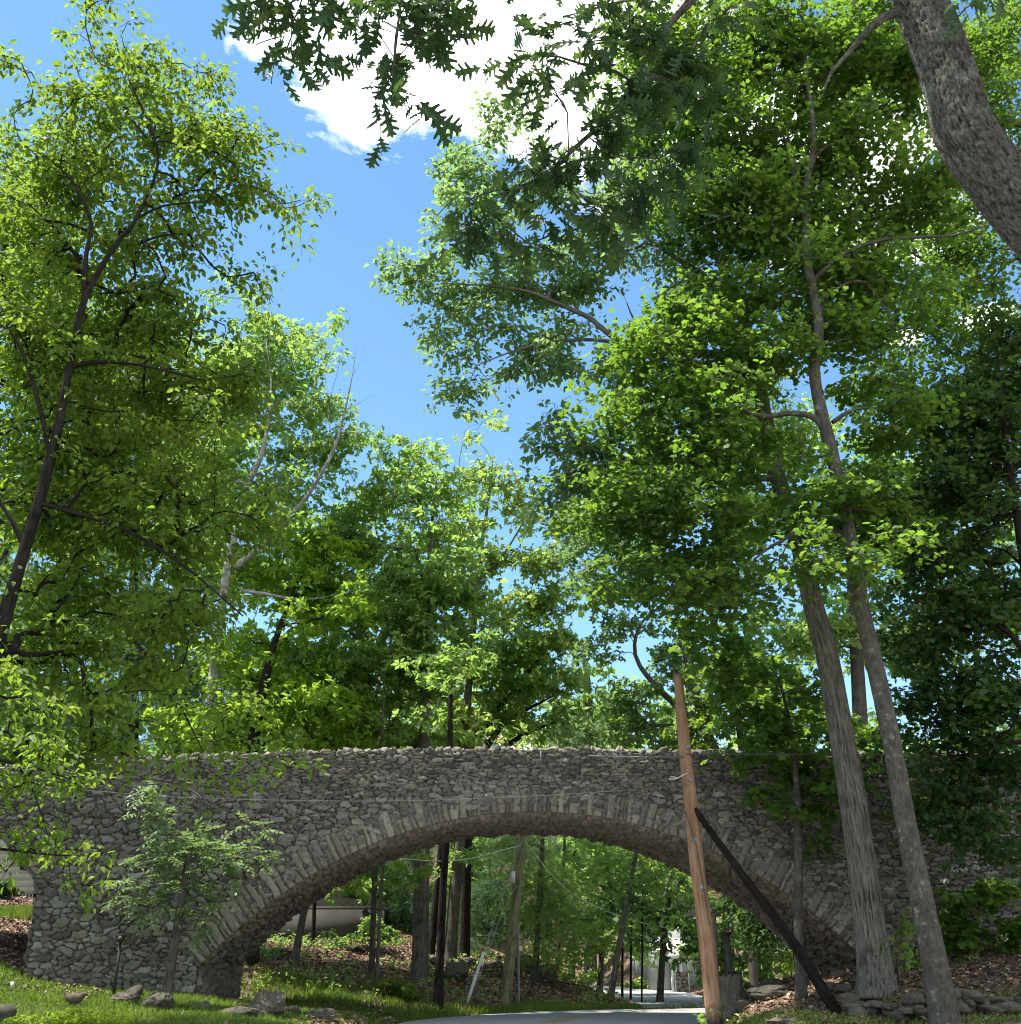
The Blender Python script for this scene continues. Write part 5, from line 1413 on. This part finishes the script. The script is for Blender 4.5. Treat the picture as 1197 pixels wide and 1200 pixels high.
# stake with a small box in front of the left pier
gb = gp(134, 1160, 23.3); tz = at(136, 1101, 23.3)[2]
o = root('garden_stake', 'thin dark metal stake with a small black box on top before the left pier', 'stake', gb)
bx = Acc(); bx.box((gb[0]-.025, 23.28, gb[2]-.1), (gb[0]+.025, 23.32, tz)); bx.build('stake', DARKM, o)
bx = Acc(); bx.box((gb[0]-.085, 23.22, tz-.05), (gb[0]+.085, 23.38, tz+.06)); bx.box((gb[0]-.10, 23.20, tz+.06), (gb[0]+.10, 23.40, tz+.085)); bx.build('black_box', DARKM, o)

# ------------------------------------------------------------------ rocks
def boulder(label, px, py, Y, w, h, d, seed, mat=None, group=None, sink=.25, ry=0.0, name='rock', facets=12):
    mat = ROCKM
    c = at(px, py, Y); k = mpp(c)
    V, F = rock((w*k*1.05, d*.85, h*k*1.3), seed, True, facets=facets, soft=.22, hi=w*k > .5, boxy=3.0)
    V = rotz(V, random.Random(seed).uniform(-.5, .5), 0, ry)
    z0 = float(gz(c[0], Y)[0])
    V = V+np.array([c[0], Y, z0+h*k*(.5-sink)])
    x = mk(name, V, F, mat, None, True, {'cell': ('FLOAT', np.full(len(V), random.Random(seed).random())), 'joint': ('FLOAT', np.zeros(len(V)))})
    return tag(x, label, 'rock', group)
LBG = 'rocks edging the lawn on the left'
boulder('rounded brown boulder at the foot of the young ash', 183, 1185, 21.8, 36, 22, .6, 41, STONE, LBG, .2)
boulder('flat stone slab left of the brown boulder', 146, 1176, 22.4, 36, 14, .6, 42, STONE, LBG)
boulder('small stone against the pier behind the flat slab', 156, 1166, 23.2, 26, 16, .4, 43, STONE, LBG)
boulder('flat stone on the grass right of the brown boulder', 236, 1180, 22.3, 26, 9, .4, 44, STONE, LBG)
boulder('small flat rock just outside the arch foot', 284, 1184, 22.6, 20, 9, .35, 45, RING, LBG)
boulder('largest jagged pale boulder before the arch foot', 312, 1192, 21.9, 44, 30, .8, 46, RING, LBG, .2, .1)
boulder('low dark rock leaning on the jagged pale boulder', 278, 1200, 21.3, 50, 14, .6, 47, STONE, LBG)
boulder('smooth flat rock nearest the road on the left', 381, 1194, 22.4, 46, 14, .6, 48, RING, LBG, .25)
boulder('small rock between the jagged boulder and the smooth flat one', 343, 1192, 22.4, 24, 12, .4, 49, RING, LBG)
boulder('pale rock cut off by the left edge of the picture', 4, 1196, 19.6, 34, 26, .6, 50, RING, LBG)
boulder('small brown rock beside the bright bush', 50, 1202, 19.8, 20, 9, .3, 51, STONE, LBG)
RBG = 'loose rocks on the right bank'
boulder('mossy pale boulder under the slim bare maple trunk', 905, 1152, 25.6, 36, 12, .7, 60, RING, RBG)
boulder('long rock ledge behind the fallen leaves right of the stump', 905, 1178, 23.9, 62, 16, .6, 61, STONE, RBG)
boulder('dark rock at the left end of the rock ledge', 872, 1181, 24.0, 26, 14, .5, 62, STONE, RBG)
for q, (px, py, Y, w, h) in enumerate([(985, 1150, 24.0, 26, 9), (972, 1160, 23.2, 26, 9), (1000, 1140, 24.4, 30, 10), (990, 1168, 22.6, 24, 9), (965, 1172, 22.6, 22, 9), (978, 1140, 24.6, 22, 8), (1008, 1160, 23.0, 22, 8)]):
    boulder(['flat slab in the middle of the stone steps by the oak', 'flat slab low on the stone steps left of the oak', 'topmost flat slab tucked against the arch foot', 'slab on the lowest stone step under the oak', 'slab beside the brace pole', 'small slab at the top left of the stone steps', 'slab touching the oak trunk on its left'][q], px, py, Y, w, h, .6, 70+q, STONE, 'slabs of the rough stone steps', .3, 0, 'stone_slab')
for q, (px, py, Y, w, h) in enumerate([(1045, 1122, 23.4, 34, 20), (1080, 1158, 21.4, 16, 6), (1140, 1152, 21.4, 16, 5), (1165, 1145, 22, 20, 5), (838, 1196, 22.2, 10, 7), (920, 1200, 20.3, 60, 9)]):
    boulder(['dark boulder in the shade between the oak and the smooth maple', 'small stick-like stone left of the smooth maple foot', 'thin dark stone half buried in the leaves right of the maple', 'flat stone lying in fallen leaves below the hydrangea', 'small pale rock at the foot of the broken pole', 'flat stone sunk in the grass at the bottom by the brace pole'][q], px, py, Y, w, h, .4, 80+q, STONE, RBG)
for q, (px, py, Y, w, h) in enumerate([(330, 1112, 33, 24, 8), (322, 1122, 32.2, 18, 6), (535, 1140, 33.5, 40, 22), (575, 1146, 35, 40, 20), (548, 1128, 36, 34, 12), (500, 1136, 35, 26, 14), (640, 1150, 36, 40, 22), (615, 1146, 37, 30, 20), (420, 1109, 36, 20, 7), (545, 1106, 38, 14, 8), (385, 1108, 36, 18, 6), (560, 1174, 30.9, 9, 8)]):
    boulder(['low dark ledge on the bank right of the flared trunk', 'dark stone under the flared trunk', 'black ledge rock behind the verge trunk', 'dark ledge left of the old utility pole', 'upper slab of the dark ledge left of the old utility pole', 'dark rock between the pale and the black trunk', 'big dark ledge right of the old utility pole', 'ledge right behind the old utility pole', 'stone below the right end of the grey outbuilding', 'pale stone high on the bank beyond the guy wires', 'stone below the middle of the grey outbuilding', 'tan stone leaning on the guard tube'][q], px, py, Y, w, h, 1.0, 100+q, SOFF if q not in (9, 11) else RING, 'ledge rocks on the bank beyond the arch', .2)

def drystone(name, label, pts, hgt, seed, sw=.34, sh=.15, depth=.5, cat='stone wall'):
    """loose stacked wall along ground points"""
    rg = np.random.default_rng(seed)
    P = np.array(pts); ln = np.concatenate([[0], np.cumsum(np.linalg.norm(np.diff(P[:, :2], axis=0), axis=1))])
    A = Acc()
    zt = 0.0
    while zt < hgt-.02:
        h = sh*rg.uniform(.7, 1.35)
        x = 0.0
        while x < ln[-1]:
            w = sw*rg.uniform(.5, 1.5)
            if not (zt > hgt*.55 and rg.random() < .3):
                cx, cy = np.interp(x+w/2, ln, P[:, 0]), np.interp(x+w/2, ln, P[:, 1])
                k = min(np.searchsorted(ln, x+w/2), len(P)-1); e = P[k]-P[max(0, k-1)]
                g = float(gz(cx, cy)[0])
                V, F = rock((w*1.25, depth*rg.uniform(.7, 1.1), h*1.4), int(rg.integers(1e6)), True, facets=6, boxy=6.0)
                V = rotz(V, math.atan2(e[1], e[0])+rg.uniform(-.15, .15), rg.uniform(-.1, .1), rg.uniform(-.14, .14))
                A.add(V+np.array([cx+rg.uniform(-.06, .06), cy+rg.uniform(-.14, .14)+zt*.25, g+zt+h*.4]), F, cell=float(rg.random()), joint=0.0)
            x += w
        zt += h*.85
    return tag(A.build(name, ROCKM, None, True), label, cat)
drystone('stone_wall', 'low loose dry-stone wall along the bottom right below the big trunks', [gp(990, 1180, 21.0), gp(1030, 1186, 20.7), gp(1060, 1196, 20.2), gp(1110, 1196, 20.35), gp(1150, 1192, 20.0), gp(1230, 1190, 20.1)], .30, 501, .30, .12)
drystone('stone_wall', 'square stack of dry stones beyond the right foot of the arch', [gp(874, 1158, 27.6), gp(900, 1156, 27.8), gp(925, 1152, 28.0)], .62, 502, .30, .10)

# ------------------------------------------------------------------ a bird on the lawn
bc = gp(86, 1173, 21.6)
o = root('bird', 'brown ground bird with raised tail on the lawn by the bright bush', 'bird', bc)
k = mpp(bc)
bm = bmesh.new()
prof = [(-.20, .24, .012), (-.15, .19, .035), (-.09, .14, .075), (0, .12, .10), (.09, .13, .085), (.15, .17, .055), (.19, .19, .045), (.225, .185, .028), (.255, .175, .006)]
pp_, rr_ = resample(np.array([(x, 0, z) for x, z, r in prof]), np.array([r for _, _, r in prof]), .012)
V, F, b_ = tube(pp_, rr_, 14, 0, 0, True)
V[:, 1] *= .85
A = Acc(); A.add(V+bc, F)
for s in (-.03, .03):
    v_, f_, b_ = tube(np.array([(0.01, s, .05), (.015, s, -.02), (.03, s, -.03)])+bc, [.012, .008, .006], 6, 0, 0, True); A.add(v_, f_)
A.build('body', plainmat('brown_feather', (0.10, 0.075, 0.055), .5, 30, .9), o, True)

fb = gp(13, 1150, 22.0)
o = root('marker_flag', 'tiny white marker flag on a wire in the lawn at the far left', 'flag', fb)
A = Acc(); V, F, b_ = tube(np.array([fb-np.array([0, 0, .05]), fb+np.array([0, 0, .20])]), [.004, .004], 5); A.add(V, F); A.build('wire_stake', METAL, o)
A = Acc(); A.box(fb+np.array([0, -.004, .10]), fb+np.array([.06, .004, .20])); A.build('flag', WHITEP, o)

# ------------------------------------------------------------------ buildings in the distance
SIDE = plainmat('grey_green_siding', (0.44, 0.46, 0.39), .06, 3, .7)
SHING = plainmat('grey_roof_shingle', (0.13, 0.12, 0.11), .25, 6, .9)
GLASS = plainmat('dark_window_glass', (0.02, 0.025, 0.03), .2, 1, .1, .6, 0)
WHITE = plainmat('white_house_paint', (0.72, 0.72, 0.70), .05, 2, .6)
def house_box(A, x0, x1, y0, y1, z0, z1):
    A.box((x0, y0, z0), (x1, y1, z1))
# clapboard house glimpsed through the side arch
Y = 38.0
p0, p1 = at(-60, 1070, Y), at(41, 1046, Y)
zt = at(20, 1018, Y)[2]; zb = at(20, 1047, Y)[2]; zg = float(gz(p1[0], Y)[0])-.3
o = root('clapboard_house', 'grey-green clapboard house with white lattice skirting seen through the side arch', 'house', (p0[0], Y, zg+.3))
A = Acc(); n = 7; st = (zt+2.2-zb)/14
for i in range(14):
    V = np.array([(p0[0]-4, Y-.03, zb+i*st), (p1[0]-.05, Y-.03, zb+i*st), (p1[0]-.05, Y, zb+(i+1)*st+.01), (p0[0]-4, Y, zb+(i+1)*st+.01), (p0[0]-4, Y+.02, zb+i*st), (p1[0]-.05, Y+.02, zb+i*st)])
    A.add(V, np.array([(0, 1, 2, 3), (0, 4, 5, 1)]))
A.box((p0[0]-4, Y+.021, zb), (p1[0]-.06, Y+6, zb+14*st))
A.build('wall', SIDE, o)
A = Acc(); A.box((p0[0]-3.9, Y+.25, zg), (p1[0]-.2, Y+5.8, zb-.004)); A.build('foundation', DARKM, o)
A = Acc()
for i, (xa, xb) in enumerate(((22, 37), (2, 9), (-16, -4))):
    a_, b_ = at(xa, 1056, Y)[0], at(xb, 1056, Y)[0]
    zl0, zl1 = at(22, 1068, Y)[2], zb-.02
    LA = Acc()
    nn = max(3, int((b_-a_)/.10))
    for j in range(nn+1):
        x = a_+(b_-a_)*j/nn; LA.box((x-.014, Y-.01, zl0), (x+.014, Y+.005, zl1))
    mm = int((zl1-zl0)/.10)
    for j in range(mm+1):
        z = zl0+(zl1-zl0)*j/mm; LA.box((a_-.014, Y+.006, z-.014), (b_+.014, Y+.018, z+.014))
    LA.build('lattice_panel', WHITE, o)
wa, wb = at(24, 1016, Y), at(40, 1004, Y)
A = Acc(); A.box((wa[0], Y-.06, wa[2]-.1), (wb[0], Y-.035, wb[2]+.5)); w_ = A.build('window', GLASS, o)
# low grey outbuilding at the head of the bank
Y = 39.0
a_, b_ = at(290, 1090, Y), at(446, 1090, Y); zt = at(400, 1066, Y)[2]; zg = float(gz(a_[0], Y)[0])-.6
o = root('outbuilding', 'low grey rendered outbuilding with thin flat roof at the top of the bank', 'outbuilding', (a_[0], Y, zg+.6))
A = Acc(); A.box((a_[0], Y, zg), (b_[0], Y+4, zt)); A.build('wall', plainmat('grey_render', (0.062, 0.060, 0.054), .25, 1.5, .9), o)
A = Acc(); A.box((a_[0]-.06, Y-.06, zt), (b_[0]+.06, Y+4.1, zt+.09)); A.build('roof', plainmat('pale_roof_edge', (0.095, 0.092, 0.085), .1, 3, .8), o)
# white house with a columned porch by the driveway
Y = 43.0
c0 = gp(795, 1166, Y); k = mpp(c0)
o = root('white_house', 'white house with a columned porch beyond the driveway', 'house', c0)
x0, x1 = at(783, 1140, Y)[0], at(808, 1140, Y)[0]
zr = at(795, 1128, Y)[2]; zt = at(795, 1112, Y)[2]
A = Acc(); A.box((x0-.3, Y+1.6, c0[2]-.3), (x1+.6, Y+8, zt+1.2)); A.build('wall', plainmat('pale_grey_siding', (0.36, 0.38, 0.36), .06, 3, .7), o)
A = Acc()
V = np.array([(x0-.7, Y+1.3, zt+1.2), (x1+1, Y+1.3, zt+1.2), (x1+1, Y+8.3, zt+1.2), (x0-.7, Y+8.3, zt+1.2), ((x0+x1)/2, Y+1.3, zt+3), ((x0+x1)/2, Y+8.3, zt+3)])
A.add(V, [np.array([(0, 1, 4), (2, 3, 5)]), np.array([(1, 2, 5, 4), (3, 0, 4, 5), (0, 3, 2, 1)])]); A.build('roof', SHING, o)
A = Acc(); A.box((x0-.1, Y-.1, zr), (x1+.1, Y+1.6, zr+.45)); A.add(np.array([(x0-.25, Y-.2, zr+.45), (x1+.25, Y-.2, zr+.45), ((x0+x1)/2, Y-.2, zr+.85), (x0-.25, Y+1.6, zr+.45), (x1+.25, Y+1.6, zr+.45), ((x0+x1)/2, Y+1.6, zr+.85)]), [np.array([(0, 1, 2), (4, 3, 5)]), np.array([(1, 4, 5, 2), (3, 0, 2, 5)])]); A.build('porch_roof', WHITE, o)
for px in (788.5, 792.5, 799, 806.5):
    xx = at(px, 1150, Y)[0]
    V, F, b_ = tube(np.array([(xx, Y, c0[2]-.1), (xx, Y, zr)]), [.055, .05], 12, 0, 0, True); A = Acc(); A.add(V, F); A.build('porch_column', WHITE, o, True)
A = Acc(); A.box((at(800, 1150, Y)[0], Y+1.5, c0[2]+.5), (at(805, 1150, Y)[0], Y+1.58, zr-.05)); A.build('window', GLASS, o)
A = Acc(); A.box((at(794.5, 1150, Y)[0], Y+1.5, c0[2]), (at(796.5, 1150, Y)[0], Y+1.58, zr-.1)); A.build('door', plainmat('grey_blue_door', (.12, .15, .2), .1, 3), o)
xx0, xx1 = at(792, 1160, Y)[0], at(807, 1160, Y)[0]
XS, ZS = np.meshgrid(np.arange(xx0, xx1, .03), np.arange(c0[2]-.1, c0[2]+.75, .03))
h_, c_, j_ = stones(XS, ZS, .25, .14, 71)
nV = np.stack([XS, Y-.15-h_, ZS], -1).reshape(-1, 3)
mk('stone_base', nV, gridfaces(XS.shape[0], XS.shape[1]), RING, o, True, {'cell': ('FLOAT', c_.ravel()), 'joint': ('FLOAT', j_.ravel())})
# pink-roofed house on the hill, glimpsed above the parapet
Y = 66.0
a_, b_ = at(570, 880, Y), at(655, 880, Y); zt = at(610, 868, Y)[2]; zg = float(gz((a_[0]+b_[0])/2, Y)[0])-.5
o = root('hillside_house', 'white house with reddish roof glimpsed between branches above the parapet', 'house', ((a_[0]+b_[0])/2, Y, zg+.5))
A = Acc(); A.box((a_[0], Y, zg), (b_[0], Y+6, zt)); A.build('wall', WHITE, o)
zz = at(610, 852, Y)[2]
A = Acc(); A.add(np.array([(a_[0]-.4, Y-.4, zt), (b_[0]+.4, Y-.4, zt), (b_[0]+.4, Y+3, zz), (a_[0]-.4, Y+3, zz), (a_[0]-.4, Y+6.4, zt), (b_[0]+.4, Y+6.4, zt)]), [np.array([(0, 1, 2, 3), (3, 2, 5, 4)]), np.array([(0, 3, 4), (1, 5, 2)])]); A.build('roof', plainmat('faded_red_roof', (.42, .24, .20), .2, 4, .8), o)

# ------------------------------------------------------------------ grass, leaf litter
rg = np.random.default_rng(9)
def scatter(n, x0, x1, y0, y1):
    return rg.uniform(x0, x1, n), rg.uniform(y0, y1, n)
x, y = scatter(330000, -14, 15, 18.6, 34)
gr = grassness(x, y)
inside = (np.minimum(poly_sd(np.stack([x, y], -1), ROADP), poly_sd(np.stack([x, y], -1), DRIVEP)) < .06) | (((np.abs(x-AX) > AH-.05) & (x > -9.1) | (x < -16.7)) & (y > YF-.05) & (y < YB+.05))
pr = np.random.default_rng(1).random(len(x))
keep = (gr*1.15 > pr) & ~inside
xg, yg = x[keep], y[keep]
n = len(xg)
zg = gz(xg, yg)
ph = fbm(np.stack([xg*.8, yg*.8, xg*0], -1), 55, 3)
hgt = (0.04+0.08*rg.random(n))*(0.45+1.1*ph)*np.where((yg > 28), 1.7, 1.0)
an = rg.uniform(0, 2*np.pi, n); wd_ = rg.uniform(.005, .011, n)*1.3
dx, dy = np.cos(an), np.sin(an)
ln_ = rg.normal(size=(n, 2))*.4*hgt[:, None]
B = np.stack([xg, yg, zg-.01], -1)
V = np.stack([B+np.stack([dx*wd_, dy*wd_, 0*dx], -1), B-np.stack([dx*wd_, dy*wd_, 0*dx], -1), B+np.stack([ln_[:, 0]*.4+dx*wd_*.7, ln_[:, 1]*.4+dy*wd_*.7, hgt*.6], -1), B+np.stack([ln_[:, 0]*.4-dx*wd_*.7, ln_[:, 1]*.4-dy*wd_*.7, hgt*.6], -1), B+np.stack([ln_[:, 0], ln_[:, 1], hgt], -1)], 1).reshape(-1, 3)
i = np.arange(n)[:, None]*5
LM_GRASS = leafmat('grass_blade', (0.075, 0.145, 0.020), (0.190, 0.230, 0.050), (0.28, 0.40, 0.04), 0.35, .5)
go_ = mk('grass', V, [i+np.array([[0, 1, 3, 2]]), i+np.array([[2, 3, 4]])], LM_GRASS, None, False, {'tint': ('FLOAT', np.repeat(np.clip(rg.random(n)*.5+ph*.7-.1, 0, 1), 5))})
go_['kind'] = 'stuff'; go_['label'] = 'short sunlit grass on the lawn and road verges'; go_['category'] = 'grass'
x, y = scatter(150000, -16, 16, 18.6, 42)
gr = grassness(x, y)
inside = (np.minimum(poly_sd(np.stack([x, y], -1), ROADP), poly_sd(np.stack([x, y], -1), DRIVEP)) < .05)
keep = (rg.random(len(x)) > gr*1.0+.04) & ~inside
x, y = x[keep], y[keep]
n = len(x)
V, F, ti = place(tm_ovate(.3, .10, .18), np.stack([x, y, gz(x, y)+.012+.02*rg.random(n)], -1), np.stack([rg.normal(size=n), rg.normal(size=n), .25*rg.normal(size=n)], -1), np.array([0, 0, 1.0])+rg.normal(size=(n, 3))*.42, rg.uniform(.06, .13, n), np.clip(rg.random(n), 0, 1))
m, nt3, out3 = newmat('dry_leaf')
c = ramp(nt3, attr(nt3, 'tint'), [(0, (0.085, 0.050, 0.032)), (.35, (0.19, 0.115, 0.075)), (.7, (0.30, 0.20, 0.14)), (1, (0.42, 0.32, 0.24))])
princ(nt3, out3, c, .75, None)
lo = mk('leaf_litter', V, F, m, None, False, {'tint': ('FLOAT', ti)})
lo['kind'] = 'stuff'; lo['label'] = 'dry brown fallen leaves covering the banks'; lo['category'] = 'leaf litter'
# low leafy undergrowth on the shaded banks
x, y = scatter(5200, -15, 15, 21, 48)
sdv = np.minimum(poly_sd(np.stack([x, y], -1), ROADP), poly_sd(np.stack([x, y], -1), DRIVEP))
pt = fbm(np.stack([x*.5, y*.5, x*0], -1), 61, 3)
keep = (sdv > .5) & (pt > .50) & ((y > 29) | (x > 6.5)) & (x > -8.5) & ~((y < 29) & (x < 9.0))
x, y = x[keep], y[keep]
V, F, ti = spray_leaves(np.stack([x, y, gz(x, y)+.05], -1), np.stack([rg.normal(size=len(x)), rg.normal(size=len(x)), 1.0+0*x], -1), rg.uniform(.12, .45, len(x)), 9, 'ovate', .11, rg, .1, .1, .6, rg.random(len(x))*.4, .6)
uo = mk('undergrowth', V, F, LM_FAR, None, False, {'tint': ('FLOAT', ti)})
uo['kind'] = 'stuff'; uo['label'] = 'low leafy weeds scattered over the shaded banks'; uo['category'] = 'undergrowth'
print('LEAVES', LEAFN[0], 'tris', sum(len(o.data.polygons) for o in bpy.data.objects if o.type == 'MESH'))
